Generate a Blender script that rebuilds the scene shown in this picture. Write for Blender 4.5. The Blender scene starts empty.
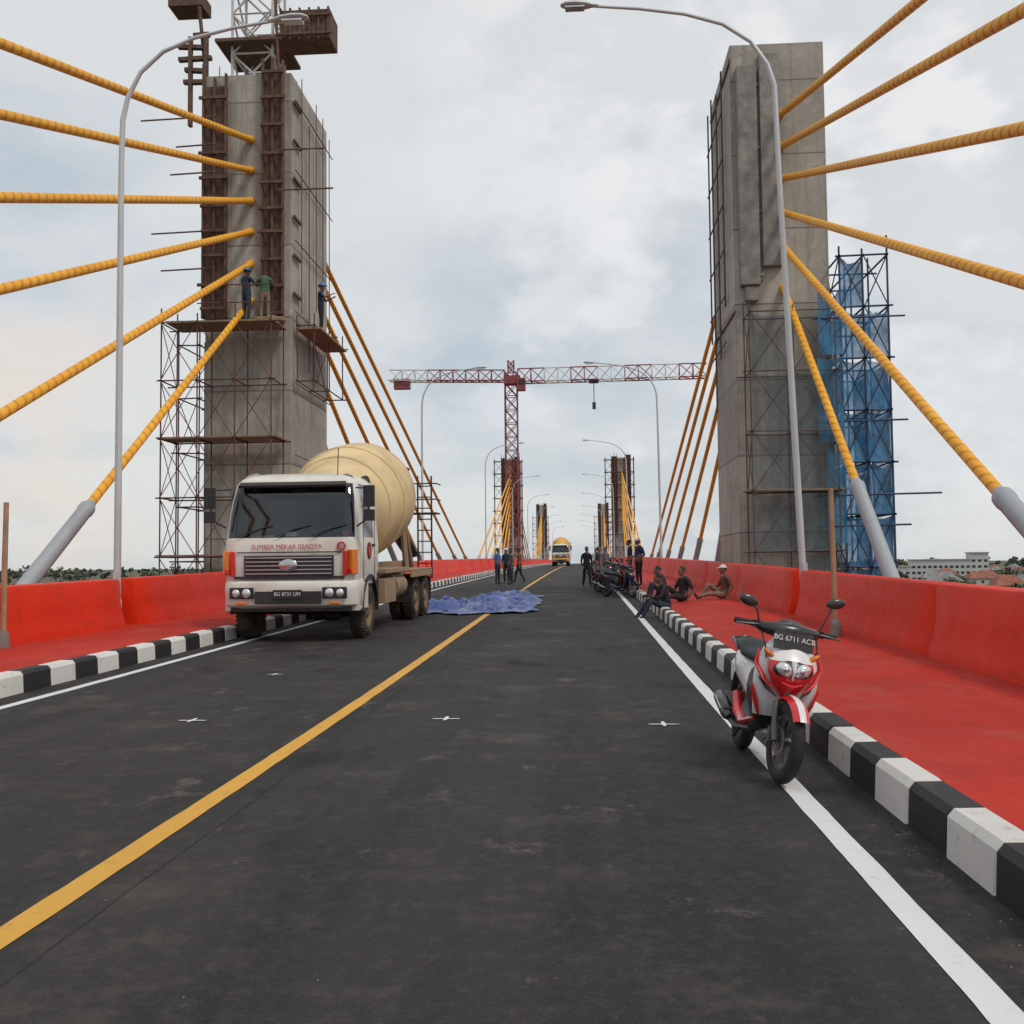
import bpy, math, random, bmesh
from mathutils import Vector, Matrix, noise
random.seed(7)
D=bpy.data; C=bpy.context
scene=C.scene
scene.view_settings.view_transform='Standard'
scene.view_settings.look='None'
scene.view_settings.exposure=0
R=math.radians

def rz(y):
    t=4*math.log(1+math.exp(min(50,(y-9)/4))) if y<150 else y-9
    z=1.35*(1-math.exp(-t/80))
    if y>300: z-=((y-300)**2)*0.00004
    return z

# ---------------------------------------------------------------- materials
def N(nt,t,**k):
    n=nt.nodes.new(t)
    for a,b in k.items(): setattr(n,a,b)
    return n
def mixc(nt,f,a,b,mode='MIX'):
    n=N(nt,'ShaderNodeMix',data_type='RGBA',blend_type=mode)
    for i,x in ((0,f),(6,a),(7,b)):
        if hasattr(x,'is_linked'): nt.links.new(x,n.inputs[i])
        elif i==0: n.inputs[0].default_value=x
        else: n.inputs[i].default_value=(x[0],x[1],x[2],1)
    return n.outputs[2]
def math_(nt,op,a,b=None,c=None):
    n=N(nt,'ShaderNodeMath',operation=op)
    for i,x in enumerate((a,b,c)):
        if x is None: continue
        if hasattr(x,'is_linked'): nt.links.new(x,n.inputs[i])
        else: n.inputs[i].default_value=x
    return n.outputs[0]
def ramp(nt,f,p0,p1):
    n=N(nt,'ShaderNodeMapRange'); nt.links.new(f,n.inputs[0])
    n.inputs[1].default_value=p0; n.inputs[2].default_value=p1
    return n.outputs[0]
def noi(nt,vec,scale,detail=4,rough=.55,sc=None):
    n=N(nt,'ShaderNodeTexNoise'); n.inputs['Scale'].default_value=scale
    n.inputs['Detail'].default_value=detail; n.inputs['Roughness'].default_value=rough
    if sc:
        m=N(nt,'ShaderNodeMapping'); m.inputs['Scale'].default_value=sc
        nt.links.new(vec,m.inputs[0]); vec=m.outputs[0]
    nt.links.new(vec,n.inputs['Vector'])
    return n.outputs['Fac']
def base(name):
    m=D.materials.new(name); m.use_nodes=True; nt=m.node_tree
    return m,nt,nt.nodes['Principled BSDF']
def bump(nt,b,h,strength,dist):
    n=N(nt,'ShaderNodeBump'); n.inputs['Strength'].default_value=strength
    n.inputs['Distance'].default_value=dist
    nt.links.new(h,n.inputs['Height']); nt.links.new(n.outputs[0],b.inputs['Normal'])
def Mt(name,col,rough=.6,metal=0,var=.12,scale=3,dirt=None,damt=.5,dscale=2,bmp=0,bscale=60,coat=0,world=False):
    m,nt,b=base(name)
    if world: vec=N(nt,'ShaderNodeNewGeometry').outputs['Position']
    else: vec=N(nt,'ShaderNodeTexCoord').outputs['Object']
    f=ramp(nt,noi(nt,vec,scale,5),.3,.7)
    c=mixc(nt,f,[x*(1-var) for x in col],[min(1,x*(1+var)) for x in col])
    if dirt:
        d=ramp(nt,noi(nt,vec,dscale,8,.65),.45,.75)
        d=math_(nt,'MULTIPLY',d,damt)
        c=mixc(nt,d,c,dirt)
        rr=N(nt,'ShaderNodeMapRange'); nt.links.new(d,rr.inputs[0]); rr.inputs[3].default_value=rough; rr.inputs[4].default_value=min(1,rough+.35)
        nt.links.new(rr.outputs[0],b.inputs['Roughness'])
    else: b.inputs['Roughness'].default_value=rough
    nt.links.new(c,b.inputs['Base Color'])
    b.inputs['Metallic'].default_value=metal
    b.inputs['Coat Weight'].default_value=coat
    if bmp: bump(nt,b,noi(nt,vec,bscale,4),bmp,.01)
    return m

def mat_asphalt():
    m,nt,b=base('asphalt'); p=N(nt,'ShaderNodeNewGeometry').outputs['Position']
    big=ramp(nt,noi(nt,p,.5,7,.65),.40,.60)
    streak=ramp(nt,noi(nt,p,1.0,6,.65,(1.3,.05,1)),.42,.60)
    c=mixc(nt,big,(.017,.016,.017),(.044,.041,.041))
    c=mixc(nt,math_(nt,'MULTIPLY',streak,.55),c,(.058,.054,.052))
    fine=noi(nt,p,110,4,.75)
    mid=noi(nt,p,11,7,.75)
    v=N(nt,'ShaderNodeTexVoronoi'); v.inputs['Scale'].default_value=60; nt.links.new(p,v.inputs['Vector'])
    sp=ramp(nt,v.outputs['Distance'],.36,.1)
    sepc=N(nt,'ShaderNodeSeparateColor'); nt.links.new(v.outputs['Color'],sepc.inputs[0])
    pick=math_(nt,'GREATER_THAN',sepc.outputs[0],.66)
    c=mixc(nt,math_(nt,'MULTIPLY',math_(nt,'MULTIPLY',sp,pick),.6),c,(.15,.14,.13))
    c=mixc(nt,math_(nt,'MULTIPLY',ramp(nt,fine,.35,.65),.6),c,(.013,.013,.014))
    c=mixc(nt,math_(nt,'MULTIPLY',ramp(nt,mid,.50,.68),.5),c,(.078,.071,.067))
    dust=ramp(nt,noi(nt,p,.8,12,.78),.52,.68)
    c=mixc(nt,math_(nt,'MULTIPLY',dust,.6),c,(.105,.092,.082))
    d2=ramp(nt,noi(nt,p,1.6,12,.8,(1,.8,1)),.58,.65)
    c=mixc(nt,math_(nt,'MULTIPLY',d2,.55),c,(.17,.15,.135))
    dk=ramp(nt,noi(nt,p,.8,8,.65,(1,.6,1)),.56,.64)
    c=mixc(nt,math_(nt,'MULTIPLY',dk,.65),c,(.011,.010,.012))
    s=N(nt,'ShaderNodeSeparateXYZ'); nt.links.new(p,s.inputs[0])
    xx=math_(nt,'ADD',s.outputs[0],math_(nt,'MULTIPLY',noi(nt,p,.8,3),.06))
    seam=math_(nt,'LESS_THAN',math_(nt,'ABSOLUTE',math_(nt,'ADD',xx,2.05)),.008)
    c=mixc(nt,math_(nt,'MULTIPLY',seam,.6),c,(.008,.008,.008))
    nt.links.new(c,b.inputs['Base Color'])
    r=N(nt,'ShaderNodeMapRange'); nt.links.new(big,r.inputs[0]); r.inputs[3].default_value=.7; r.inputs[4].default_value=.9
    nt.links.new(r.outputs[0],b.inputs['Roughness']); b.inputs['Specular IOR Level'].default_value=.3
    h=math_(nt,'ADD',fine,math_(nt,'MULTIPLY',sp,.6))
    bump(nt,b,h,.7,.008)
    return m
def mat_paint(name,col,wear=.35,dirt=(.08,.078,.075)):
    m,nt,b=base(name); p=N(nt,'ShaderNodeNewGeometry').outputs['Position']
    w=ramp(nt,noi(nt,p,9,10,.75),.56,.72)
    c=mixc(nt,math_(nt,'MULTIPLY',w,wear),col,dirt)
    w2=ramp(nt,noi(nt,p,.7,5,.6),.4,.75)
    c=mixc(nt,math_(nt,'MULTIPLY',w2,wear*.6),c,[x*.6 for x in col])
    fine=noi(nt,p,150,3,.7)
    c=mixc(nt,math_(nt,'MULTIPLY',ramp(nt,fine,.55,.7),.35),c,[x*.5 for x in col])
    nt.links.new(c,b.inputs['Base Color']); b.inputs['Roughness'].default_value=.6
    bump(nt,b,fine,.4,.004)
    return m
def mat_concrete(name,lo,hi):
    m,nt,b=base(name); p=N(nt,'ShaderNodeNewGeometry').outputs['Position']
    c=mixc(nt,ramp(nt,noi(nt,p,.5,7,.65),.35,.68),lo,hi)
    st=ramp(nt,noi(nt,p,1.5,7,.65,(2.2,2.2,.12)),.48,.72)
    c=mixc(nt,math_(nt,'MULTIPLY',st,.65),c,[x*.38 for x in lo])
    bl=ramp(nt,noi(nt,p,2.2,9,.7),.53,.68)
    c=mixc(nt,math_(nt,'MULTIPLY',bl,.5),c,(.66,.62,.55))
    s=N(nt,'ShaderNodeSeparateXYZ'); nt.links.new(p,s.inputs[0])
    fr=math_(nt,'FRACT',math_(nt,'DIVIDE',s.outputs[2],2.35))
    ln=math_(nt,'LESS_THAN',fr,.018)
    c=mixc(nt,math_(nt,'MULTIPLY',ln,.7),c,(.08,.07,.06))
    fx=math_(nt,'FRACT',math_(nt,'DIVIDE',math_(nt,'ADD',s.outputs[0],100.2),.93))
    lx=math_(nt,'LESS_THAN',fx,.012)
    c=mixc(nt,math_(nt,'MULTIPLY',lx,.45),c,(.12,.11,.10))
    lift=N(nt,'ShaderNodeTexWhiteNoise',noise_dimensions='1D'); nt.links.new(math_(nt,'FLOOR',math_(nt,'DIVIDE',s.outputs[2],2.35)),lift.inputs['W'])
    c=mixc(nt,math_(nt,'MULTIPLY',lift.outputs[0],.35),c,[x*.58 for x in lo])
    nt.links.new(c,b.inputs['Base Color']); b.inputs['Roughness'].default_value=.9
    bump(nt,b,math_(nt,'ADD',noi(nt,p,14,6,.7),math_(nt,'MULTIPLY',ln,-1)),.5,.03)
    return m
def mat_redpaint(name,col,rough,dusty=0):
    m,nt,b=base(name); p=N(nt,'ShaderNodeNewGeometry').outputs['Position']
    c=mixc(nt,ramp(nt,noi(nt,p,.6,6,.6),.35,.7),[x*.82 for x in col],[x*1.08 for x in col])
    d=ramp(nt,noi(nt,p,2.5,9,.7,(1,.5,2)),.54,.72)
    c=mixc(nt,math_(nt,'MULTIPLY',d,.45),c,(col[0]*.5,col[1]*.9+.004,col[2]*.9+.004))
    st=ramp(nt,noi(nt,p,4,6,.7,(1,1.3,.1)),.56,.75)
    c=mixc(nt,math_(nt,'MULTIPLY',st,.35),c,(col[0]*.5,.03,.018))
    if dusty:
        dd=ramp(nt,noi(nt,p,1.6,10,.75,(1,.7,1)),.50,.70)
        c=mixc(nt,math_(nt,'MULTIPLY',dd,dusty),c,(.42,.17,.13))
    nt.links.new(c,b.inputs['Base Color'])
    r=N(nt,'ShaderNodeMapRange'); nt.links.new(noi(nt,p,3,5),r.inputs[0]); r.inputs[3].default_value=rough-.1; r.inputs[4].default_value=rough+.15
    nt.links.new(r.outputs[0],b.inputs['Roughness']); b.inputs['Specular IOR Level'].default_value=.2
    bump(nt,b,math_(nt,'ADD',noi(nt,p,25,6,.65),math_(nt,'MULTIPLY',noi(nt,p,3,4,.6),2.5)),.35,.014)
    return m
def mat_cable():
    m,nt,b=base('cable_sheath'); o=N(nt,'ShaderNodeTexCoord').outputs['Object']
    s=N(nt,'ShaderNodeSeparateXYZ'); nt.links.new(o,s.inputs[0])
    ang=math_(nt,'ARCTAN2',s.outputs[1],s.outputs[0])
    ph=math_(nt,'ADD',math_(nt,'MULTIPLY',s.outputs[2],2*math.pi/.30),ang)
    w=math_(nt,'SINE',ph)
    w01=math_(nt,'MULTIPLY_ADD',w,.5,.5)
    groove=math_(nt,'POWER',math_(nt,'SUBTRACT',1.0,w01),5.0)
    c=mixc(nt,ramp(nt,noi(nt,o,1.2,6,.6,(1,1,.4)),.35,.7),(.82,.36,.022),(.93,.47,.04))
    c=mixc(nt,math_(nt,'MULTIPLY',groove,.5),c,(.38,.14,.015))
    c=mixc(nt,math_(nt,'MULTIPLY',ramp(nt,noi(nt,o,5,8,.7),.58,.78),.35),c,(.4,.25,.14))
    nt.links.new(c,b.inputs['Base Color']); b.inputs['Roughness'].default_value=.5; b.inputs['Specular IOR Level'].default_value=.3
    bump(nt,b,math_(nt,'SUBTRACT',1.0,groove),.8,.02)
    return m
def mat_net(name,col,op):
    m,nt,b=base(name); out=nt.nodes['Material Output']
    b.inputs['Roughness'].default_value=.8
    p=N(nt,'ShaderNodeNewGeometry').outputs['Position']
    c=mixc(nt,ramp(nt,noi(nt,p,2.5,8,.7,(1.5,1.5,.6)),.35,.68),[x*.45 for x in col],[x*1.25 for x in col])
    nt.links.new(c,b.inputs['Base Color'])
    tr=N(nt,'ShaderNodeBsdfTransparent'); mx=N(nt,'ShaderNodeMixShader')
    f=N(nt,'ShaderNodeMapRange'); nt.links.new(noi(nt,p,1.3,8,.7),f.inputs[0])
    f.inputs[1].default_value=.35; f.inputs[2].default_value=.65; f.inputs[3].default_value=op*.75; f.inputs[4].default_value=min(1,op*1.2)
    nt.links.new(f.outputs[0],mx.inputs[0]); nt.links.new(tr.outputs[0],mx.inputs[1]); nt.links.new(b.outputs[0],mx.inputs[2])
    nt.links.new(mx.outputs[0],out.inputs[0])
    return m
def mat_glass():
    m,nt,b=base('windscreen_glass'); out=nt.nodes['Material Output']
    tr=N(nt,'ShaderNodeBsdfTransparent'); tr.inputs[0].default_value=(.62,.68,.67,1)
    gl=N(nt,'ShaderNodeBsdfGlossy'); gl.inputs['Roughness'].default_value=.04; gl.inputs[0].default_value=(.9,.95,1,1)
    fr=N(nt,'ShaderNodeFresnel'); fr.inputs[0].default_value=1.5
    mx=N(nt,'ShaderNodeMixShader'); nt.links.new(math_(nt,'MULTIPLY_ADD',fr.outputs[0],1.1,.03),mx.inputs[0])
    nt.links.new(tr.outputs[0],mx.inputs[1]); nt.links.new(gl.outputs[0],mx.inputs[2]); nt.links.new(mx.outputs[0],out.inputs[0])
    return m

ASPH=mat_asphalt()
WLINE=mat_paint('white_road_paint',(.74,.75,.76))
YLINE=mat_paint('yellow_road_paint',(.70,.37,.045),.4)
CONC=mat_concrete('tower_concrete',(.36,.33,.29),(.50,.465,.41))
CONCD=mat_concrete('deck_concrete',(.2,.19,.18),(.3,.29,.27))
REDW=mat_redpaint('red_wall_paint',(.70,.030,.006),.5)
REDS=mat_redpaint('red_pavement_paint',(.50,.032,.018),.7,.3)
KW=mat_paint('kerb_white',(.76,.75,.71),.75,(.22,.19,.16))
KB=mat_paint('kerb_black',(.018,.018,.019),.4,(.1,.095,.09))
CABLE=mat_cable()
STEEL=Mt('galvanised_steel',(.56,.58,.59),.4,.15,.12,2,(.3,.27,.24),.35)
PIPEG=Mt('anchor_pipe_grey',(.36,.39,.42),.5,.1,.12,2,(.24,.21,.19),.5)
RUST=Mt('rusty_steel',(.12,.075,.058),.85,.1,.45,4,(.20,.10,.06),.7,5,bmp=.3)
RUST2=Mt('scaffold_rust',(.13,.06,.05),.8,.1,.3,3)
FORM=Mt('formwork_grey',(.22,.215,.20),.85,0,.3,1.2,(.40,.38,.34),.8,3,bmp=.5,bscale=9)
CRW=Mt('crane_white',(.6,.58,.56),.5); CRR=Mt('crane_red',(.26,.05,.055),.5)
PLANK=Mt('plank_wood',(.26,.18,.11),.85,0,.3,5,bmp=.3)
NETB=mat_net('blue_net',(.06,.25,.48),.85); NETD=mat_net('dark_net',(.09,.15,.18),.42)
BLK=Mt('black_plastic',(.022,.022,.024),.5,0,.2,4,(.1,.09,.08),.3)
RUBR=Mt('tyre_rubber',(.022,.021,.020),.8,0,.2,5,(.09,.07,.055),.45,6)
RUBT=Mt('truck_tyre',(.035,.03,.027),.9,0,.2,5,(.17,.12,.08),.8,3)
RIM=Mt('truck_rim',(.22,.15,.10),.75,.1,.25,4,(.3,.2,.12),.6,4)
TWH=Mt('truck_white',(.72,.70,.65),.35,0,.06,2,(.42,.34,.25),.75,1.5,coat=.2)
TYL=Mt('truck_yellow',(.72,.38,.06),.4,0,.1,2,(.40,.33,.25),.5,1.8)
TCR=Mt('drum_cream',(.72,.55,.30),.6,0,.14,1.2,(.42,.32,.20),.75,1.4,bmp=.3,bscale=8)
TCH=Mt('chassis_tan',(.36,.25,.16),.8,0,.25,3,(.15,.10,.07),.6,3)
GLS=mat_glass()
CABIN=Mt('cabin_grey',(.13,.13,.125),.8); PAPER=Mt('paper',(.7,.7,.68),.8)
LENS=Mt('lamp_lens',(.72,.74,.76),.08,.55,.08,8)
ORG=Mt('orange_lens',(.75,.20,.02),.2); REDL=Mt('red_trim',(.6,.03,.02),.3)
CHR=Mt('chrome',(.55,.56,.57),.2,.9,.05,4)
SWH=Mt('scooter_white',(.76,.77,.78),.22,0,.03,3,(.4,.36,.3),.2,6,coat=.6)
SRD=Mt('scooter_red',(.62,.018,.022),.22,0,.05,3,coat=.6)
SBL=Mt('scooter_blue',(.03,.05,.13),.3,0,.05,3,coat=.4)
SBK=Mt('scooter_black',(.02,.02,.022),.3,0,.05,3,(.09,.08,.07),.3,7,coat=.3)
ENG=Mt('engine_alloy',(.14,.14,.145),.5,.6,.2,6,(.12,.1,.08),.6,6)
SEAT=Mt('seat_vinyl',(.018,.018,.019),.55,bmp=.3,bscale=200)
LETW=Mt('white_letter',(.7,.7,.7),.5,var=.02); LETR=Mt('red_letter',(.50,.04,.035),.5,var=.02)
TARP=Mt('blue_tarpaulin',(.04,.08,.28),.4,0,.35,2,(.42,.46,.55),.7,1.6)
WOOD=Mt('post_wood',(.36,.23,.14),.85,0,.2,4,bmp=.3)

# ---------------------------------------------------------------- mesh builder
class MB:
    def __init__(s): s.v=[];s.f=[];s.mi=[];s.M=None
    def add(s,vs,fs,m=0):
        o=len(s.v)
        if s.M is not None: s.v+=[tuple(s.M@Vector(v)) for v in vs]
        else: s.v+=[tuple(v) for v in vs]
        s.f+=[tuple(i+o for i in f) for f in fs]
        if isinstance(m,list): s.mi+=m
        else: s.mi+=[m]*len(fs)
    def box(s,c,d,m=0,rot=None):
        hx,hy,hz=d[0]/2,d[1]/2,d[2]/2
        vs=[Vector((x,y,z)) for x in(-hx,hx) for y in(-hy,hy) for z in(-hz,hz)]
        if rot: vs=[rot@v for v in vs]
        vs=[v+Vector(c) for v in vs]
        s.add(vs,[(0,1,3,2),(4,6,7,5),(0,4,5,1),(2,3,7,6),(0,2,6,4),(1,5,7,3)],m)
    def tube(s,pts,rs,n=8,m=0,caps=True,flat=1.0):
        pts=[Vector(p) for p in pts]
        if not hasattr(rs,'__len__'): rs=[rs]*len(pts)
        rings=[];prev=None
        for i,p in enumerate(pts):
            t=(pts[min(i+1,len(pts)-1)]-pts[max(i-1,0)]).normalized()
            if prev is None:
                a=Vector((0,0,1)) if abs(t.z)<.9 else Vector((1,0,0))
                u=t.cross(a).normalized()
            else:
                u=(prev-t*prev.dot(t)).normalized()
            prev=u; w=t.cross(u)
            rings.append([p+(u*math.cos(2*math.pi*k/n)+w*math.sin(2*math.pi*k/n)*flat)*rs[i] for k in range(n)])
        s.loft(rings,m,caps)
    def cyl(s,p0,p1,r0,r1=None,n=10,m=0,caps=True):
        s.tube([p0,p1],[r0,r0 if r1 is None else r1],n,m,caps)
    def loft(s,rings,m=0,caps=True,mf=None):
        n=len(rings[0]); vs=[v for r in rings for v in r]; fs=[];ms=[]
        for i in range(len(rings)-1):
            for k in range(n):
                k2=(k+1)%n
                fs.append((i*n+k,i*n+k2,(i+1)*n+k2,(i+1)*n+k)); ms.append(mf(i,k) if mf else m)
        if caps:
            fs.append(tuple(range(n))[::-1]); ms.append(m)
            fs.append(tuple((len(rings)-1)*n+k for k in range(n))); ms.append(m)
        s.add(vs,fs,ms)
    def rev(s,p0,p1,prof,n=24,m=0,a0=0,a1=None,caps=False,mf=None):
        p0=Vector(p0);p1=Vector(p1);t=(p1-p0).normalized()
        a=Vector((0,0,1)) if abs(t.z)<.9 else Vector((0,1,0))
        u=(a-t*a.dot(t)).normalized(); w=t.cross(u)
        full=a1 is None
        if full: a1=a0+2*math.pi
        cnt=n if full else n+1
        rings=[[p0.lerp(p1,q)+(u*math.cos(a0+(a1-a0)*k/n)+w*math.sin(a0+(a1-a0)*k/n))*r for k in range(cnt)] for q,r in prof]
        if full: s.loft(rings,m,caps,mf)
        else:
            vs=[v for r in rings for v in r];fs=[]
            for i in range(len(rings)-1):
                for k in range(n): fs.append((i*cnt+k,i*cnt+k+1,(i+1)*cnt+k+1,(i+1)*cnt+k))
            s.add(vs,fs,m)
    def ell(s,c,r,m=0,nu=14,nv=9,t0=0,t1=math.pi,rot=None):
        c=Vector(c);rings=[]
        for j in range(nv+1):
            th=t0+(t1-t0)*j/nv; th=max(.02,min(math.pi-.02,th))
            ring=[]
            for k in range(nu):
                ph=2*math.pi*k/nu
                v=Vector((r[0]*math.sin(th)*math.cos(ph),r[1]*math.sin(th)*math.sin(ph),r[2]*math.cos(th)))
                if rot: v=rot@v
                ring.append(c+v)
            rings.append(ring)
        s.loft(rings,m,True)
    def build(s,name,mats,parent=None,smooth=40,bevel=0,recalc=True):
        me=D.meshes.new(name); me.from_pydata(s.v,[],s.f)
        for m in mats: me.materials.append(m)
        me.polygons.foreach_set('material_index',s.mi)
        if recalc:
            bm=bmesh.new(); bm.from_mesh(me); bmesh.ops.recalc_face_normals(bm,faces=bm.faces); bm.to_mesh(me); bm.free()
        if smooth:
            me.polygons.foreach_set('use_smooth',[True]*len(me.polygons)); me.set_sharp_from_angle(angle=R(smooth))
        me.update()
        o=D.objects.new(name,me); C.collection.objects.link(o)
        if parent: o.parent=parent
        if bevel:
            b=o.modifiers.new('b','BEVEL'); b.width=bevel; b.segments=2; b.limit_method='ANGLE'; b.angle_limit=R(40)
        return o
def empty(name,loc=(0,0,0),rot=(0,0,0)):
    o=D.objects.new(name,None); C.collection.objects.link(o); o.location=loc; o.rotation_euler=rot; o.empty_display_size=.2
    return o
def text(name,body,size,loc,rot,mat,parent,align='CENTER'):
    c=D.curves.new(name,'FONT'); c.body=body; c.size=size; c.extrude=.002; c.align_x=align; c.align_y='CENTER'
    c.materials.append(mat)
    o=D.objects.new(name,c); C.collection.objects.link(o); o.location=loc; o.rotation_euler=rot; o.parent=parent
    return o
def dup(root,loc,rot):
    r=D.objects.new(root.name.split('.')[0],None) if root.type=='EMPTY' else D.objects.new(root.name.split('.')[0],root.data)
    C.collection.objects.link(r); r.location=loc; r.rotation_euler=rot
    for ch in root.children:
        c=D.objects.new(ch.name.split('.')[0],ch.data); C.collection.objects.link(c); c.parent=r
        c.location=ch.location; c.rotation_euler=ch.rotation_euler; c.scale=ch.scale
        for md in ch.modifiers:
            if md.type=='BEVEL':
                b=c.modifiers.new('b','BEVEL'); b.width=md.width; b.segments=2; b.limit_method='ANGLE'; b.angle_limit=md.angle_limit
    return r

# ---------------------------------------------------------------- bridge deck
Y0,Y1=-40,520
def stations(a,b):
    ys=[a];y=a
    while y<b-1e-6:
        st=1.0 if -5<y<70 else 5.0
        y=min(b,y+st); ys.append(y)
    return ys
def strip(mb,prof,a,b,m=0,closed=False,dz=0):
    ys=stations(a,b); rings=[[(x,y,z+rz(y)+dz) for x,z in prof] for y in ys]
    if closed: mb.loft(rings,m,True)
    else:
        n=len(prof); vs=[v for r in rings for v in r];fs=[]
        for i in range(len(ys)-1):
            for k in range(n-1): fs.append((i*n+k,i*n+k+1,(i+1)*n+k+1,(i+1)*n+k))
        mb.add(vs,fs,m)
def simple_strip(name,prof,a,b,mat,closed=False):
    mb=MB(); strip(mb,prof,a,b,0,closed); return mb.build(name,[mat],smooth=30,recalc=closed)
simple_strip('road',[(-6.46,0),(1.82,0)],Y0,Y1,ASPH)
simple_strip('bridge_deck',[(-11.6,-.05),(7.5,-.05),(7.5,-.5),(5.5,-1.6),(-9.8,-1.6),(-11.6,-.5)],Y0,Y1,CONCD,True)
import bisect
def line(name,xc,w,mat,sd):   # painted strip with slightly wandering edges
    mb=MB(); ys=[];y=Y0
    while y<Y1: ys.append(y); y+=(.12 if 0<y<22 else (1 if y<70 else 5))
    ys.append(Y1)
    vs=[];fs=[]
    S_=stations(Y0,Y1)
    def zz(y):
        i=max(0,min(len(S_)-2,bisect.bisect_right(S_,y)-1)); t=(y-S_[i])/(S_[i+1]-S_[i]); return rz(S_[i])*(1-t)+rz(S_[i+1])*t
    for y in ys:
        e1=noise.noise(Vector((y*1.7,sd,0)))*.008+noise.noise(Vector((y*9,sd,5)))*.004
        e2=noise.noise(Vector((y*1.7,sd,9)))*.008+noise.noise(Vector((y*9,sd,14)))*.004
        vs+=[(xc-w/2+e1,y,zz(y)+.004),(xc+w/2+e2,y,zz(y)+.004)]
    for i in range(len(ys)-1): fs.append((2*i,2*i+1,2*i+3,2*i+2))
    mb.add(vs,fs,0); mb.build(name,[mat],smooth=0,recalc=False)
line('yellow_centre_line',-2.345,.145,YLINE,1); line('white_edge_line',-6.035,.13,WLINE,2); line('white_edge_line',1.355,.135,WLINE,3)
simple_strip('pavement',[(2.0,-.04),(2.0,.235),(4.6,.235)],Y0,Y1,REDS)
simple_strip('pavement',[(-8.98,.235),(-6.65,.235),(-6.65,-.04)],Y0,Y1,REDS)
def kerb(x0,sgn,name,m0,m1,ph=0):
    mb=MB(); y=4.7-.6*74+ph; i=0
    w=.21
    while y<Y1-1:
        g=.010; L=.6
        prof=[(0,-.03),(0.012,.205),(.045,.245),(w-.015,.248),(w,.235),(w,-.03)]
        jx=random.uniform(-.006,.006); jz=random.uniform(-.006,.006)
        a,b=y+g/2,y+L-g/2
        def P(yy,ins=0): return [(x0+sgn*(px+jx+(ins if k<3 else 0)),yy,pz+jz+rz(yy)-(ins if pz>0.1 else 0)) for k,(px,pz) in enumerate(prof)]
        mb.loft([P(a,.014),P(a+.014),P(b-.014),P(b,.014)],i%2,True)
        y+=L;i+=1
    mb.build(name,[m0,m1],smooth=0)
kerb(1.79,1,'kerb',KW,KB,-.10); kerb(-6.46,-1,'kerb',KW,KB)
LAMPL=[-18,18.7,56,94,132,170,208,246,284,322]
LAMPR=[-18,20.5,56,94,132,170,208,246,284,322]
def wall(side,name):
    mb=MB(); LAMPS=LAMPR if side>0 else LAMPL
    X=(lambda x:x) if side>0 else (lambda x:-(x-4.22)-8.57)
    prof=[(4.20,.20),(4.215,.30),(4.25,.42),(4.31,.66),(4.335,1.08),(4.355,1.115),(4.40,1.13),(4.64,1.13),(4.68,1.115),(4.70,1.08),(4.70,-.2)]
    prof=[(X(a),b) for a,b in prof]
    G=.28
    cuts=[Y0]
    for l in LAMPS:
        prev=cuts[-1]
        if l-G<=prev: continue
        n=max(1,round((l-G-prev)/7.4))
        for k in range(1,n+1): cuts.append(prev+(l-G-prev)*k/n)
        cuts.append(-999); cuts.append(l+G)
    prev=cuts[-1]
    for k in range(1,27): cuts.append(prev+(Y1-prev)*k/26)
    i=0
    while i<len(cuts)-1:
        a,b=cuts[i],cuts[i+1]
        if b==-999:
            a,b=cuts[i],cuts[i+2]
            back=[(X(x),z) for x,z in[(4.60,.2),(4.60,.80),(4.63,.83),(4.66,.83),(4.70,.79),(4.70,-.2)]]
            strip(mb,back,a+.001,b-.001,0,True); i+=2; continue
        ys=[y for y in stations(a+.006,b-.006)]
        jx=random.uniform(-.012,.012); jz=random.uniform(-.01,.01)
        def ring(y,ins):
            cx,cz=X(4.45),.6
            wob=noise.noise(Vector((y*.35,side,2)))*.008
            return [(px+(cx-px)*ins+jx+wob,y,(pz+(cz-pz)*ins+jz if pz>.5 else pz)+rz(y)) for px,pz in prof]
        rings=[ring(a+.006,.12),ring(a+.012,.05),ring(a+.03,.0)]+[ring(y,0) for y in ys[1:-1] if a+.05<y<b-.05]+[ring(b-.03,0),ring(b-.012,.05),ring(b-.006,.12)]
        mb.loft(rings,0,True); i+=1
    return mb.build(name,[REDW],smooth=35)
wall(1,'parapet_wall'); wall(-1,'parapet_wall')

for sx,sy,r in((-3.68,9.3,.15),(-1.28,9.4,.15),(.72,9.1,.15),(-5.5,9.0,.12),(-4.0,12.9,.12)):
    mb=MB();vs=[];a0=random.uniform(-.15,.15); K=48
    for k in range(K):
        a=a0+2*math.pi*k/K
        q=abs(math.cos(2*a))**7
        rr=.035+(r*(1 if k<30 else .8)-.035)*q*random.uniform(.8,1.1)+random.uniform(-.006,.006)
        yy=sy+rr*math.sin(a)
        vs.append((sx+rr*math.cos(a),yy,rz(sy)+.008))
    mb.add(vs,[tuple(range(K))],0); mb.build('survey_mark',[WLINE],smooth=0,recalc=False)
mb=MB()
for k in range(700):
    side=random.random()<.6
    y=3.4+random.random()**1.5*24
    off=abs(random.gauss(0,.10))+.015
    x=(1.79-off) if side else (-6.45+off)
    if random.random()<.10: x=random.uniform(-6.3,1.7)
    r=random.uniform(.002,.007)
    a=random.uniform(0,6)
    vs=[Vector((r*math.cos(a+t)*random.uniform(.7,1.2),r*math.sin(a+t)*random.uniform(.7,1.2),0)) for t in(0,1.6,3.1,4.7)]
    c=Vector((x,y,rz(y)+.002)); top=c+Vector((0,0,r*.9))
    mb.add([c+v for v in vs]+[top],[(0,1,4),(1,2,4),(2,3,4),(3,0,4)],random.choice((0,0,0,1)))
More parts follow.
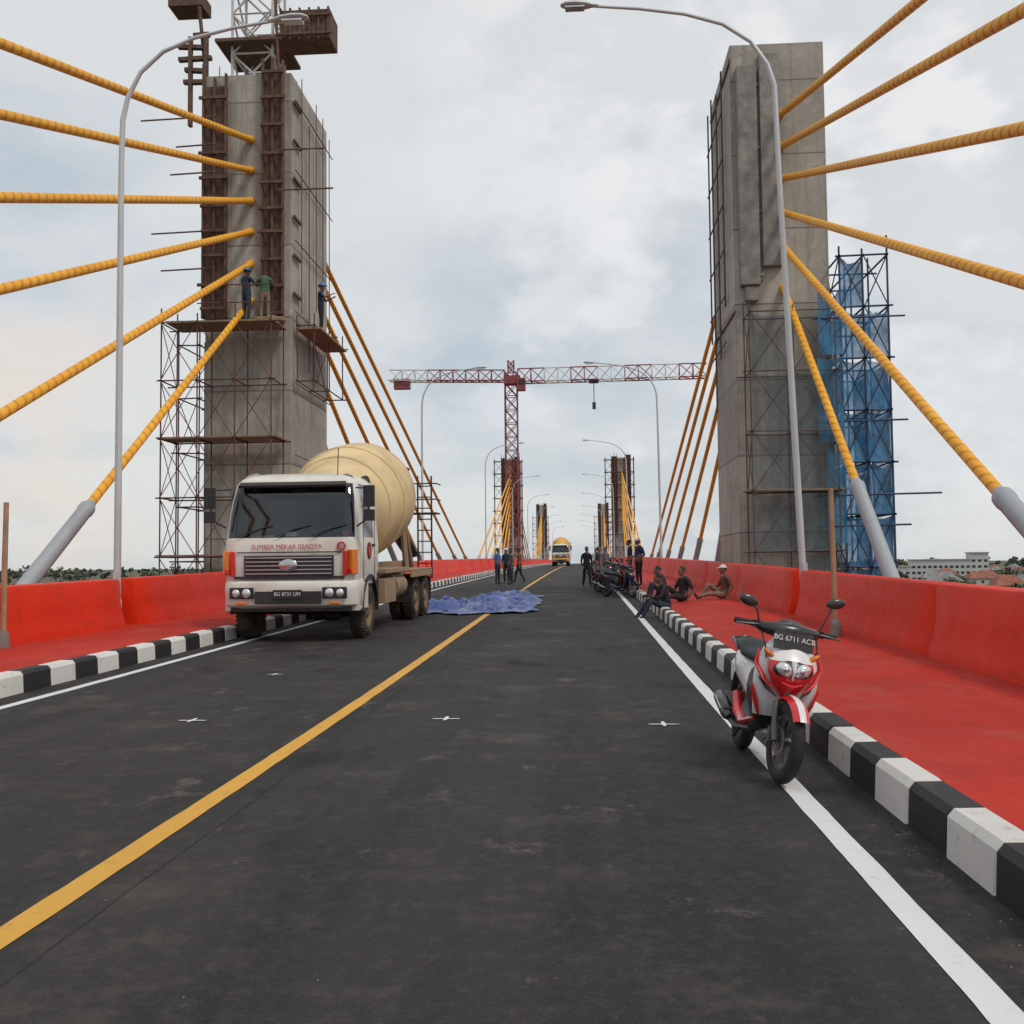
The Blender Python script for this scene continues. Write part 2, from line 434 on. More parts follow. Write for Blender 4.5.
mb.build('gravel',[Mt('grit',(.11,.10,.09),.9),Mt('grit_light',(.24,.22,.2),.9)],smooth=0,recalc=False)

# ---------------------------------------------------------------- towers
GZ=-16
TY=[31,152,273]
def tower(x0,x1,y0,name,top=17.4):
    e=empty(name)
    mb=MB(); y1=y0+4.5
    mb.box(((x0+x1)/2,(y0+y1)/2,(top+GZ)/2),(x1-x0,y1-y0,top-GZ))
    for k in range(14):
        x=random.uniform(x0+.15,x1-.15); y=random.uniform(y0+.2,y1-.2)
        mb.cyl((x,y,top-.1),(x,y,top+random.uniform(.2,.6)),.02,n=5,m=1)
    mb.build('shaft',[CONC,RUST],e,smooth=0,bevel=.06)
    b=MB(); b.box(((x0+x1)/2,(y0+y1)/2,-2.6),(x1-x0+2.6,y1-y0+3.4,1.6)); b.build('pier_cap',[CONCD],e,smooth=0,bevel=.05)
    return e
def scaffold(mb,x0,x1,y0,y1,z0,z1,nx,ny,dz=1.8,r=.024,m=0,brace=.8,plank=None):
    nz=max(1,round((z1-z0)/dz)); xs=[x0+(x1-x0)*i/nx for i in range(nx+1)]; ys=[y0+(y1-y0)*i/ny for i in range(ny+1)]
    for x in xs:
        for y in ys: mb.cyl((x,y,z0),(x+random.uniform(-.03,.03),y,z1+random.uniform(.1,.6)),r,n=5,m=m,caps=False)
    for k in range(nz+1):
        z=z0+(z1-z0)*k/nz
        for y in ys: mb.cyl((x0-random.uniform(.02,.3),y,z),(x1+random.uniform(.02,.3),y,z+random.uniform(-.03,.03)),r,n=5,m=m,caps=False)
        for x in xs: mb.cyl((x,y0-.1,z),(x,y1+.1,z),r,n=5,m=m,caps=False)
        if k<nz:
            z2=z0+(z1-z0)*(k+1)/nz
            for i in range(nx):
                if random.random()>brace: continue
                y=ys[0]
                mb.cyl((xs[i],y-.03,z),(xs[i+1],y-.03,z2),r*.6,n=4,m=m,caps=False)
                mb.cyl((xs[i],y-.05,z2),(xs[i+1],y-.05,z),r*.6,n=4,m=m,caps=False)
            for i in range(ny):
                if random.random()>brace: continue
                x=xs[0]
                mb.cyl((x,ys[i],z),(x,ys[i+1],z2),r*.6,n=4,m=m,caps=False)
                mb.cyl((x,ys[i],z2),(x,ys[i+1],z),r*.6,n=4,m=m,caps=False)
        if plank is not None and k in plank:
            for q in range(3):
                yy=y0+(y1-y0)*(q+.5)/3
                mb.box(((x0+x1)/2,yy,z+.05),(x1-x0+.3,(y1-y0)/3-.04,.04),1)
LX0,LX1=-11.9,-9.1; RX0,RX1=4.87,7.75
tl=tower(LX0,LX1,TY[0],'bridge_tower'); tr=tower(RX0,RX1,TY[0],'bridge_tower',17.65)
for y in TY[1:]:
    tower(LX0,LX1,y,'bridge_tower'); tower(RX0,RX1,y,'bridge_tower')
def formpanel(mb,x0,x1,yf,z0,z1,m=0,seed=0):
    mb.box(((x0+x1)/2,yf-.06,(z0+z1)/2),(x1-x0,.1,z1-z0),m)
    n=max(2,int((x1-x0)/.3))
    for i in range(n+1):
        x=x0+(x1-x0)*i/n; e=random.uniform(0,.7); mb.box((x,yf-.18,(z0+z1)/2+e/2),(.06,.14,z1-z0+e),m)
    z=z0+.3
    while z<z1:
        mb.box(((x0+x1)/2+random.uniform(-.05,.05),yf-.29,z),(x1-x0+random.uniform(0,.2),.08,.09),m)
        z+=random.uniform(.75,.95)
mb=MB()
formpanel(mb,-11.92,-11.18,31,9.4,17.0); formpanel(mb,-9.98,-9.32,31,9.2,17.4)
for z in [10.2+1.25*i for i in range(6)]:
    mb.box((LX1+.08,31.45,z),(.08,.8,.08))
for z in (14.9,14.0,13.2,12.1,10.9,15.8):
    mb.cyl((-13.4+random.uniform(-1.2,.8),30.55,z),(-11.4,30.55,z+.05),.028,n=5)
for z in (14.4,13.1): mb.cyl((-9.4,30.6,z+.3),(-7.9+random.uniform(-.2,.3),30.6,z+.3),.03,n=5)
mb.build('formwork',[RUST],tl,smooth=0)
mb=MB()
for i in range(5):
    y=31.8+.9*i; mb.cyl((LX1+.12,y,9.5+random.uniform(-2,1)),(LX1+.12,y,16.5+random.uniform(-1,1.2)),.018,n=5)
z=5
while z<17: mb.cyl((LX1+.14,31,z),(LX1+.14,35.8,z+random.uniform(-.05,.05)),.018,n=5); z+=2.3
scaffold(mb,-12.75,-9.3,29.6,30.8,-1.8,9.0,3,1,plank=(2,4))
scaffold(mb,-12.75,-12.1,31,35.5,-1.8,8.6,1,2,brace=.4)
scaffold(mb,-8.95,-8.4,31.2,35,7.4,9.2,1,2,brace=.3)
mb.box((-10.9,30.2,9.0),(3.4,1.3,.06),1); mb.box((-8.6,33,9.1),(.8,3.6,.06),1)
for z in (9.55,10.1): mb.cyl((-11.6,29.55,z),(-9.1,29.55,z),.02,n=5)
for k in range(6): mb.ell((-9.9+random.uniform(-.2,.9),30.3+random.uniform(-.3,.3),9.14),(.2,.16,.11),1,8,5)
mb.build('scaffolding',[RUST2,PLANK],None,smooth=0,recalc=False)
mb=MB()
mb.box((5.32,30.84,13.4),(.60,.32,6.9)); mb.box((6.03,30.88,13.9),(.62,.24,6.7))
mb.box((5.68,30.95,13.4),(.12,.1,6.6))
for z in (10.3,12.3,14.3,16.3): mb.box((5.68,30.92,z),(.14,.18,.12))
mb.box((5.36,30.86,9.7),(.4,.24,.45))
for z in (9.2,17.1): mb.box((4.83,33,z),(.06,4.6,.12))
mb.build('formwork',[FORM],tr,smooth=0,bevel=.03)
mb=MB()
for i,y in enumerate((32.2,33.4,34.6,35.5)):
    mb.cyl((4.76,y,9.5+random.uniform(-3,1)),(4.76,y,17.2+random.uniform(-.8,.5)),.03,n=5)
z=8.5
while z<17.5:
    mb.cyl((4.74,32.0,z),(4.74,35.7,z),.025,n=5); z+=1.5
scaffold(mb,5.1,7.6,29.8,30.8,-1.8,8.9,2,1,plank=(3,),r=.022)
mb.build('scaffolding',[Mt('scaffold_dark',(.09,.07,.065),.7),PLANK],None,smooth=0,recalc=False)
mb=MB()
scaffold(mb,7.85,9.25,30.2,34.2,-1.8,10.6,2,2,dz=1.55,r=.032,brace=1)
for z in(2.5,5.6,8.7): mb.cyl((7.0,30.1,z),(9.7,30.1,z+.03),.03,n=5)
mb.cyl((7.0,30.1,3.4),(10.6,30.1,3.45),.03,n=5)
mb.build('scaffolding',[Mt('scaffold_blue',(.025,.055,.12),.7),PLANK],None,smooth=0,recalc=False)
mb=MB()
def netbay(x0,x1,z0,z1,y,tear=0,axis=0):
    nx,nz=8,8;vs=[];fs=[]
    for j in range(nz+1):
        for i in range(nx+1):
            u=i/nx;t=j/nz
            sag=.10*math.sin(u*math.pi)*math.sin(t*math.pi)*(1+noise.noise(Vector((x0*3,z0*2,1))))
            a=x0+(x1-x0)*u; z=z0+(z1-z0)*t
            if j==nz: z-=.10*math.sin(u*math.pi)+tear*abs(noise.noise(Vector((a*3,z0,2))))*1.5
            n=noise.noise(Vector((a*2.5,z*1.8,y)))*.05
            vs.append((a,y+sag+n,z) if axis==0 else (y+sag+n,a,z))
    for j in range(nz):
        for i in range(nx): fs.append((j*(nx+1)+i,j*(nx+1)+i+1,(j+1)*(nx+1)+i+1,(j+1)*(nx+1)+i))
    mb.add(vs,fs,0)
zz_=[-1.8+1.55*i for i in range(9)]
for j in range(8):
    for i,(a,b) in enumerate(((7.85,8.54),(8.56,9.25))):
        if j==7 and i==1: continue
        netbay(a,b,zz_[j]+.02,zz_[j+1]-.02,30.24,tear=.3 if j>5 else 0)
    for (a,b) in((30.25,32.15),(32.25,34.15)):
        if j<7: netbay(a,b,zz_[j]+.02,zz_[j+1]-.02,7.88,axis=1)
        if j<6: netbay(a,b,zz_[j]+.02,zz_[j+1]-.02,9.21,axis=1)
netbay(7.15,7.84,7.6,9.6,30.05,tear=.6); netbay(7.1,7.84,5.0,7.55,30.05)
netbay(7.3,7.84,2.0,4.9,30.05,tear=.5)
mb.build('safety_net',[NETB],smooth=60,recalc=False)
mb=MB()
for j in range(6):
    for (a,b) in((5.1,6.33),(6.36,7.6)):
        if (j,a) in((5,6.36),(1,5.1)): continue
        netbay(a,b,-1.8+1.78*j+.02,-1.8+1.78*(j+1)-.02,29.86)
mb.build('safety_net',[NETD],smooth=60,recalc=False)
for k,y in enumerate(TY[1:]):
    mb=MB()
    for (a,b) in((LX0,LX1),(RX0,RX1)):
        scaffold(mb,a-1.0,b+.4,y-1.3,y-.2,-1.8,17 if k==0 else 14,3,1,r=.05)
        formpanel(mb,a,a+.8,y,6,17.6); formpanel(mb,b-.8,b,y,6,17.8)
    mb.build('scaffolding',[RUST2,PLANK],None,smooth=0,recalc=False)

# ---------------------------------------------------------------- stay cables
def cable(p0,p1,name='stay_cable',r=.100,n=12,sleeve=4.1):
    p0=Vector(p0);p1=Vector(p1);d=p1-p0;L=d.length
    mb=MB()
    mb.cyl((0,0,sleeve),(0,0,L),r,n=n,m=0)
    mb.rev((0,0,0),(0,0,1),[(-.6,.16),(sleeve-.25,.155),(sleeve-.2,.17),(sleeve-.05,.17),(sleeve,.14),(sleeve+.12,.105)],n=n+4,m=1)
    mb.rev((0,0,0),(0,0,1),[(-.02,.30),(.08,.30),(.08,.17)],n=n+4,m=1)
    mb.rev((0,0,0),(0,0,1),[(L-.35,.104),(L-.32,.125),(L,.125)],n=n,m=0)
    o=mb.build(name,[CABLE,PIPEG],smooth=50)
    o.location=p0; o.rotation_mode='QUATERNION'; o.rotation_quaternion=d.to_track_quat('Z','Y')
    return o
MAIN=[48,57.5,67,76.5,86,94]
for x,AN,SIDE in((-10.42,[9.95,11.15,12.2,13.2,14.2,15.2],[17.2,9.6,2.2,-4.6,-12.0,-18.6]),(6.36,[9.9,11.2,12.25,13.3,14.3,15.3],[20.4,12.0,2.4,-6.6,-15,-22])):
    for a,sy,my in zip(AN,SIDE,MAIN):
        cable((x,sy,rz(sy)+.35),(x,31.05,a+.05))
        cable((x,my,rz(my)+.35),(x,35.45,a),n=8)
    for j,ty in enumerate(TY[1:]):
        for i,a in enumerate(AN):
            yy=ty-12-i*8.2
            cable((x,yy,rz(yy)+.35),(x,ty+.05,a),n=6)
            yy=ty+4.5+12+i*8.2
            cable((x,yy,rz(yy)+.35),(x,ty+4.45,a),n=6)

# ---------------------------------------------------------------- street lamps
def street_lamp(x,y,side,arm,top=11.76,lean=0.0):
    mb=MB(); zb=rz(y)+.22
    s=-side
    mb.rev((x,y,zb),(x,y,zb+1),[(0,.0),(0,.16),(.03,.16),(.03,.09),(.5,.085),(.52,.07)],n=12)
    k=arm/3.6; dz=top-11.76
    pts=[(0,.4),(0,5),(0,9.0),(0.02,9.9),(.12,10.35),(.38,10.85),(.85,11.25),(1.5,11.5),(2.3,11.66),(3.1,11.76)]
    pts=[(x+s*(a*(k if a>.1 else 1)+lean*b/10),y,zb+b+(dz if b>9 else 0)) for a,b in pts]
    rs=[.070,.064,.054,.052,.048,.044,.040,.036,.032,.029]
    mb.tube(pts,rs,10)
    hx=pts[-1][0]-s*.1*k; hz=zb+top-.01; rings=[]
    for t,w,h in((0,.04,.035),(.12,.06,.05),(.28,.13,.075),(.5,.155,.085),(.7,.13,.07),(.8,.05,.03)):
        cx=hx+s*t; cz=hz+.015+t*.05
        rings.append([(cx,y+w*math.cos(a),cz+(h if math.sin(a)>0 else h*.55)*math.sin(a)) for a in[2*math.pi*i/12 for i in range(12)]])
    mb.loft(rings,0,True)
    mb.box((hx+s*.5,y,hz-.02),(.4,.2,.03),1)
    mb.box((x,y-.075,zb+.9),(.09,.03,.3),0)
    return mb.build('street_lamp',[STEEL,LENS],smooth=45)
for i,l in enumerate(LAMPL): street_lamp(-8.88,l,-1,3.5)
for i,l in enumerate(LAMPR): street_lamp(4.48,l,1,4.25 if i<2 else 3.9,12.75 if i<2 else 11.9,.34 if i==1 else .1)

# ---------------------------------------------------------------- lattice cranes
def lattice(mb,p0,p1,w,step,r,up=Vector((0,1,0)),mf=lambda k:0,tri=False):
    p0=Vector(p0);p1=Vector(p1);d=p1-p0;L=d.length;t=d/L
    u=(up-t*up.dot(t)).normalized(); v=t.cross(u)
    cs=[u*w/2+v*w/2,u*w/2-v*w/2,-u*w/2-v*w/2,-u*w/2+v*w/2]
    if tri: cs=[u*w*.6,-u*w*.4+v*w*.5,-u*w*.4-v*w*.5]
    n=max(1,round(L/step)); m=len(cs)
    for k in range(n):
        a=p0+t*L*k/n;b=p0+t*L*(k+1)/n;c=mf(k)
        for i in range(m):
            mb.cyl(a+cs[i],b+cs[i],r,n=5,m=c,caps=False)
            j=(i+1)%m
            mb.cyl(a+cs[i],a+cs[j],r*.7,n=4,m=c,caps=False)
            mb.cyl(a+cs[i],b+cs[j],r*.7,n=4,m=c,caps=False)
            if not tri: mb.cyl(a+cs[j],b+cs[i],r*.7,n=4,m=c,caps=False)
mb=MB(); cx,cy=-10.0,148.0
lattice(mb,(cx,cy,GZ),(cx,cy,28.4),1.8,2.0,.09,mf=lambda k:0)
lattice(mb,(cx,cy,28.4),(cx,cy,30),1.6,1.8,.1)
Z=29.6
lattice(mb,(cx+1,cy,Z-.3),(cx+28.8,cy-1,Z-.3),2.1,2.0,.10,up=Vector((0,0,1)),mf=lambda k:1 if (k//2)%2 else 0,tri=True)
lattice(mb,(cx-1,cy,Z-.2),(cx-18.5,cy+.5,Z+.3),1.7,2.0,.10,up=Vector((0,0,1)),mf=lambda k:0 if k<6 else 1,tri=True)
mb.box((cx-16.5,cy+.5,Z-.9),(2.4,1.2,1.5),0)
mb.box((cx+.2,cy,28.8),(2.4,2.2,1.2),0); mb.box((cx+1.6,cy-.9,28.0),(1.2,1.3,1.8),0); mb.box((cx+1.7,cy-1.57,28.3),(.9,.04,.8),2)
lattice(mb,(cx,cy,30),(cx,cy,31.8),.9,1.1,.08)
mb.cyl((cx+12.3,cy-.4,Z-1),(cx+12.3,cy-.4,25.0),.06,n=4,m=2); mb.box((cx+12.3,cy-.4,24.7),(.5,.4,1.0),2); mb.box((cx+12.3,cy-.4,Z-1.3),(1.4,1.2,.35),2)
mb.build('tower_crane',[CRR,CRW,BLK],smooth=0,recalc=False)
mb=MB(); cx,cy=-12.1,36.9
lattice(mb,(cx,cy,GZ),(cx,cy,27),1.55,1.55,.06)
mb.box((cx,cy,21.2),(2.6,2.4,.12),1)
mb.box((cx+2.1,cy-.5,21.7),(1.9,1.2,1.1),1)
for i in range(6): mb.box((cx+1.2+i*.36,cy-1.14,21.7),(.07,.1,1.2),1)
for z in(21.3,22.0): mb.box((cx+2.1,cy-1.2,z),(2.1,.08,.09),1)
mb.box((cx-2.5,cy-.6,22.9),(1.3,1.0,.5),1)
for i in range(5): mb.box((cx-1.9+random.uniform(-.3,.3),cy-1.2,19.6+i*.45),(.9+random.uniform(-.3,.4),.2,.14),1,Matrix.Rotation(random.uniform(-.15,.15),3,'Y'))
for x in(-2.2,-1.6): mb.box((cx+x,cy-1.25,19.6),(.12,.2,3.4),1)
mb.tube([(cx-1.5,cy-1,18),(cx-1.9,cy-1.2,22.5)],.07,6,1); mb.tube([(cx+1.2,cy-1,17),(cx+1.0,cy-1.2,23)],.06,6,1)
lattice(mb,(cx,cy,27),(cx-26,cy+6,27.5),1.5,1.8,.07,up=Vector((0,0,1)),tri=True)
lattice(mb,(cx,cy,27),(cx+7,cy-1.6,27.2),1.5,1.8,.07,up=Vector((0,0,1)),tri=True)
mb.box((cx+6.4,cy-1.5,26.3),(1.6,1.2,1.6),1)
mb.box((cx,cy,26.9),(2.2,2.2,1.2),1)
mb.build('tower_crane',[CRW,RUST],smooth=0,recalc=False)

# ---------------------------------------------------------------- timber posts
for x,y,h,l in((-8.52,14.3,2.15,.02),(3.85,15.6,2.25,-.015)):
    mb=MB(); z=rz(y)+.235
    mb.tube([(x,y,z),(x+l*.3,y,z+h*.5),(x+l,y,z+h)],[.045,.042,.038],7)
    mb.rev((x,y,z),(x,y,z+1),[(0,.0),(0,.10),(.2,.085),(.26,.06)],n=12,m=1)
    mb.build('timber_post',[WOOD,CONCD],smooth=50)

# ---------------------------------------------------------------- wheels
def wheel(mb,c,Rr,w,mt=0,mr=1,spokes=0,disc=False,truck=False,side=1):
    c=Vector(c);X=Vector((1,0,0))
    ri=Rr*.62 if truck else Rr*.69
    mb.rev(c-X*w/2,c+X*w/2,[(.1,ri),(.0,ri+.02),(-.02,Rr*.82),(.08,Rr*.93),(.25,Rr*.98),(.5,Rr),(.75,Rr*.98),(.92,Rr*.93),(1.02,Rr*.82),(1,ri+.02),(.9,ri)],n=40,m=mt)
    if truck:
        s=side
        p0=c-X*s*w/2; p1=c+X*s*w/2
        mb.rev(p0,p1,[(.05,ri),(.95,ri),(.93,ri*.92),(.62,ri*.85),(.55,ri*.5),(.85,ri*.42),(.95,ri*.3),(.97,.01)],n=28,m=mr)
        for k in range(8):
            a=k*math.pi/4; q=c+Vector((s*w*.09,ri*.66*math.cos(a),ri*.66*math.sin(a)))
            mb.cyl(q,q+X*s*.05,.022,n=6,m=mr)
        for k in range(40):
            a=2*math.pi*k/40
            mb.box(c+Vector((0,Rr*math.cos(a),Rr*math.sin(a))),(w*.9,.03,.022),mt,Matrix.Rotation(a-math.pi/2,3,'X'))
    else:
        mb.rev(c-X*w*.32,c+X*w*.32,[(0,ri-.02),(0,ri+.008),(1,ri+.008),(1,ri-.02),(0,ri-.02)],n=32,m=mr)
        mb.cyl(c-X*w*.5,c+X*w*.5,.035,n=12,m=mr)
        for k in range(spokes):
            a=2*math.pi*k/spokes+.3
            d=Vector((0,math.cos(a),math.sin(a))); e=Vector((0,math.cos(a+.25),math.sin(a+.25)))
            mb.tube([c+d*.025,c+e*(ri-.005)],[.013,.010],6,mr)
        if disc:
            mb.rev(c+X*(w*.55*disc),c+X*(w*.55*disc+.004),[(0,.06),(0,.095),(1,.095),(1,.06),(0,.06)],n=28,m=mr+1)

# ---------------------------------------------------------------- mixer truck
def mixer_truck():
    e=empty('concrete_mixer_truck')
    def ring(z,yf,hw,r,yb=1.8):
        p=[];n=5
        for k in range(n+1):
            a=math.pi+ (math.pi/2)*k/n
            p.append((-hw+r+r*math.cos(a),yf+r*.75+r*.75*math.sin(a),z))
        for k in range(n+1):
            a=1.5*math.pi+(math.pi/2)*k/n
            p.append((hw-r+r*math.cos(a),yf+r*.75+r*.75*math.sin(a),z))
        for y in(.55,1.35): p.append((hw,y,z))
        p+=[(hw,yb-.05,z),(hw-.05,yb,z),(-hw+.05,yb,z),(-hw,yb-.05,z)]
        for y in(1.35,.55): p.append((-hw,y,z))
        return p
    zs=[(1.0,.03,1.19,.25),(1.1,0,1.21,.25),(1.5,-.03,1.22,.25),(1.78,0,1.22,.25),(1.86,.03,1.21,.25),(2.2,.10,1.19,.25),(2.55,.19,1.16,.25),(2.84,.29,1.11,.25),(2.93,.36,1.06,.27),(3.01,.52,.96,.3),(3.06,.80,.80,.3)]
    rings=[ring(*z) for z in zs]
    def mf(i,k):
        z=(zs[i][0]+zs[i+1][0])/2
        if 1.86<z<2.84 and 2<=k<=8: return 1
        if 1.86<z<2.7 and (k==12 or k==18): return 1
        return 0
    mb=MB(); mb.loft(rings,0,True,mf)
    mb.build('cab',[TWH,GLS],e,smooth=38)
    mb=MB()
    mb.box((0,1.70,2.3),(2.1,.04,1.3),0); mb.box((0,.95,1.60),(2.2,1.6,.04),0); mb.box((0,1.1,2.90),(1.9,1.2,.03),0)
    mb.box((0,.36,1.78),(2.1,.42,.20),1)
    for s in(-1,1):
        mb.box((s*.55,1.25,1.95),(.52,.5,.16),1); mb.box((s*.55,1.5,2.28),(.5,.14,.62),1); mb.box((s*.55,1.5,2.68),(.26,.1,.16),1)
    for k in range(16):
        a0=2*math.pi*k/16;a1=2*math.pi*(k+1)/16
        f=lambda a:(.55+.22*math.cos(a),.72+.10*math.sin(a),2.02+.19*math.sin(a))
        mb.cyl(f(a0),f(a1),.016,n=6,m=1)
    mb.tube([(.55,.55,1.8),(.55,.72,2.02)],.03,6,1)
    mb.box((-.45,.30,1.895),(.34,.22,.02),2); mb.box((-.05,.33,1.93),(.2,.16,.08),2); mb.box((.95,.33,1.93),(.12,.1,.1),3)
    mb.box((.1,.36,2.72),(.28,.03,.08),1)
    mb.build('cab_interior',[CABIN,BLK,PAPER,REDL],e,smooth=30)
    mb=MB()
    for x in(-.95,-.25,.40):
        mb.tube([(x,-.03,1.88),(x+.3,.02,2.00),(x+.62,.06,2.08)],.012,5,0)
    mb.box((0,.19,2.82),(1.95,.14,.05),0,Matrix.Rotation(.5,3,'X'))
    mb.box((0,-.04,1.36),(1.62,.04,.36),0)
    for k in range(5): mb.box((0,-.065,1.22+.07*k),(1.56,.03,.022),1)
    mb.box((0,-.05,1.60),(1.9,.012,.02),0)
    mb.box((0,-.045,1.15),(2.0,.03,.05),0)
    for s in(-1,1):
        x=s*1.222
        mb.box((x,.52,1.95),(.008,.015,1.7),0)
        mb.box((x,1.42,1.75),(.008,.015,1.3),0); mb.box((x,.97,1.08),(.008,.9,.015),0)
        mb.box((s*1.235,1.28,1.72),(.03,.16,.05),0)
        mb.tube([(s*1.15,.25,2.75),(s*1.42,.0,2.72),(s*1.44,-.02,2.2),(s*1.2,.1,2.05)],.018,6,0)
        mb.box((s*1.45,-.03,2.58),(.20,.07,.38),0); mb.box((s*1.45,-.03,2.24),(.2,.07,.2),0)
        mb.box((s*1.12,.5,.8),(.2,.75,.5),3)
        mb.box((s*1.14,.5,.55),(.24,.45,.05),0)
        mb.rev((s*1.0,1.05,.52),(s*1.24,1.05,.52),[(0,.60),(1,.60),(1,.66),(0,.66)],n=16,m=0,a0=-math.pi*.52,a1=math.pi*.52)
        mb.box((s*1.12,1.72,.95),(.2,.12,.5),0)
    mb.tube([(.75,.5,3.0),(.78,.45,3.5)],.01,5,0)
    mb.tube([(.95,1.95,1.3),(.95,1.95,2.9),(.95,1.8,3.02)],.09,10,0)
    mb.build('cab_trim',[BLK,CHR,TWH,TWH],e,smooth=40,bevel=.008)
    mb=MB()
    rr=[]
    for z,yf,hw in((.60,.06,1.18),(.66,-.06,1.23),(.95,-.10,1.24),(1.06,-.08,1.235),(1.11,-.02,1.22)):
        rr.append([(-hw,.45,z),(-hw,yf+.26,z),(-hw+.05,yf+.12,z),(-hw+.14,yf+.04,z),(-hw+.30,yf,z),(hw-.30,yf,z),(hw-.14,yf+.04,z),(hw-.05,yf+.12,z),(hw,yf+.26,z),(hw,.45,z)])
    mb.loft(rr,0,True)
    mb.box((0,-.105,.80),(1.2,.03,.22),1)
    mb.box((0,.15,.58),(2.2,.2,.08),1)
    mb.build('bumper',[TWH,BLK],e,smooth=40,bevel=.01)
    mb=MB()
    for s in(-1,1):
        mb.box((s*.84,-.095,.88),(.44,.05,.20),2)
        mb.ell((s*.75,-.11,.88),(.085,.05,.085),0); mb.ell((s*.94,-.105,.88),(.075,.05,.075),0)
        mb.box((s*1.13,.02,1.42),(.16,.14,.44),1,Matrix.Rotation(-s*.6,3,'Z'))
        mb.box((s*1.02,-.045,1.40),(.08,.06,.44),3,Matrix.Rotation(-s*.25,3,'Z'))
        mb.box((s*1.14,-.01,1.26),(.1,.13,.10),3,Matrix.Rotation(-s*.6,3,'Z'))
        mb.box((s*.84,-.11,.70),(.2,.03,.05),1)
    mb.build('lamps',[LENS,ORG,BLK,REDL],e,smooth=40,bevel=.015)
    mb=MB(); mb.ell((0,-.09,1.37),(.17,.025,.11),0)
    mb.rev((.95,-.055,1.70),(.95,-.03,1.70),[(0,.05),(0,.08),(1,.08),(1,.05)],n=20,m=1)
    mb.rev((1.225,.95,1.62),(1.235,.95,1.62),[(0,.0),(1,.0),(1,.16),(1,.11)],n=20,m=1)
    mb.build('badge',[CHR,LETR],e,smooth=40)
    text('front_lettering','SUMBER MEKAR READYA',.115,(-.04,-.05,1.695),(R(90),0,0),LETR,e)
    mb=MB(); mb.box((0,-.135,.86),(.52,.015,.15),0); mb.build('number_plate',[BLK],e,smooth=0)
    text('plate_text','BG 8731 UM',.09,(0,-.146,.86),(R(90),0,0),LETW,e)
    mb=MB()
    for s in(-1,1): mb.box((s*.42,4.6,.98),(.09,7.8,.26),0)
    for y in(2.2,3.4,4.6,5.8,7,8.3): mb.box((0,y,.98),(.84,.1,.2),0)
    for s in(-1,1):
        mb.box((s*.55,4.5,1.28),(.12,6.6,.16),0)
        mb.box((s*1.05,6.4,1.16),(.5,3.0,.05),0)
        mb.box((s*1.28,6.4,1.08),(.04,3.0,.16),0)
    mb.box((1.0,2.9,.80),(.45,1.1,.5),0); mb.box((-1.0,2.9,.80),(.45,1.1,.5),1)
    mb.cyl((.98,3.7,.85),(.98,4.7,.85),.26,n=16,m=0)
    mb.box((0,2.35,1.7),(1.6,.18,1.1),0)
    mb.box((.9,3.55,1.2),(.7,2.4,.09),0)
    for s in(-1,1):
        mb.tube([(s*.7,7.4,1.1),(s*.62,7.2,2.7)],.08,6,0); mb.tube([(s*.7,8.2,1.1),(s*.62,7.3,2.7)],.07,6,0)
        mb.tube([(s*.6,2.5,1.3),(s*.35,2.35,2.4)],.09,6,0)
    rr=[]
    for z,h in((2.9,.28),(3.7,.62),(3.75,.64)): rr.append([(-h,7.9-h*.7+.1,z),(h,7.9-h*.7+.1,z),(h,7.9+h*.7,z),(-h,7.9+h*.7,z)])
    mb.loft(rr,1,True)
    mb.tube([(0,8.0,2.6),(.3,8.7,2.0),(.5,9.2,1.5)],[.25,.25,.22],10,1,flat=.6)
    for x in(.95,1.3): mb.tube([(x,7.7,.9),(x,7.7,3.5)],.025,6,1)
    for k in range(9): mb.tube([(.95,7.7,1.0+.28*k),(1.3,7.7,1.0+.28*k)],.018,5,1)
    mb.box((1.1,7.9,2.55),(.7,.6,.04),1)
    for z in(2.9,3.3): mb.tube([(.8,7.6,z),(1.45,7.6,z),(1.45,8.2,z)],.02,6,1)
    for y in(5.9,7.2,1.05): mb.cyl((-1.0,y,.52),(1.0,y,.52),.09,n=10,m=1)
    mb.box((0,5.9,.55),(.5,.5,.4),1)
    mb.build('chassis',[TCH,BLK],e,smooth=40,bevel=.012)
    mb=MB()
    prof=[(-.01,.02),(0,.55),(.03,.75),(.10,.93),(.22,1.10),(.36,1.26),(.40,1.29),(.56,1.29),(.60,1.26),(.80,.88),(.9,.68),(.9,.76),(.94,.76),(.94,.62),(1,.52),(1,.40)]
    mb.rev((0,2.35,2.32),(0,7.7,3.22),prof,n=48,m=0,caps=True)
    for q,rr_ in((.36,1.27),(.60,1.27),(.22,1.11)):
        mb.rev((0,2.35,2.32),(0,7.7,3.22),[(q-.004,rr_-.01),(q-.003,rr_+.014),(q+.003,rr_+.014),(q+.004,rr_-.01)],n=48,m=0)
    mb.build('mixer_drum',[TCR,TCH],e,smooth=30)
    mb=MB()
    for s in(-1,1):
        wheel(mb,(s*1.06,1.05,.51),.51,.28,truck=True,side=s)
        for y in(5.9,7.2):
            wheel(mb,(s*1.10,y,.51),.51,.26,truck=True,side=s); wheel(mb,(s*.78,y,.51),.51,.26,truck=True,side=s)
    mb.build('wheels',[RUBT,RIM],e,smooth=40)
    mb=MB()
    for s in(-1,1): mb.box((s*.95,7.95,.65),(.55,.02,.6),0)
    mb.box((.95,5.15,.7),(.5,.02,.5),0)
    mb.build('mud_flaps',[BLK],e,smooth=0)
    return e
tk=mixer_truck()
ty=17.55
sl=math.atan((rz(ty+6.5)-rz(ty+1))/5.5)
tk.location=(-5.17,ty,rz(ty+1)-math.tan(sl)*1.0); tk.rotation_euler=(sl,0,R(-.8))
t2=dup(tk,(-2.75,138,rz(139)),(0,0,0))
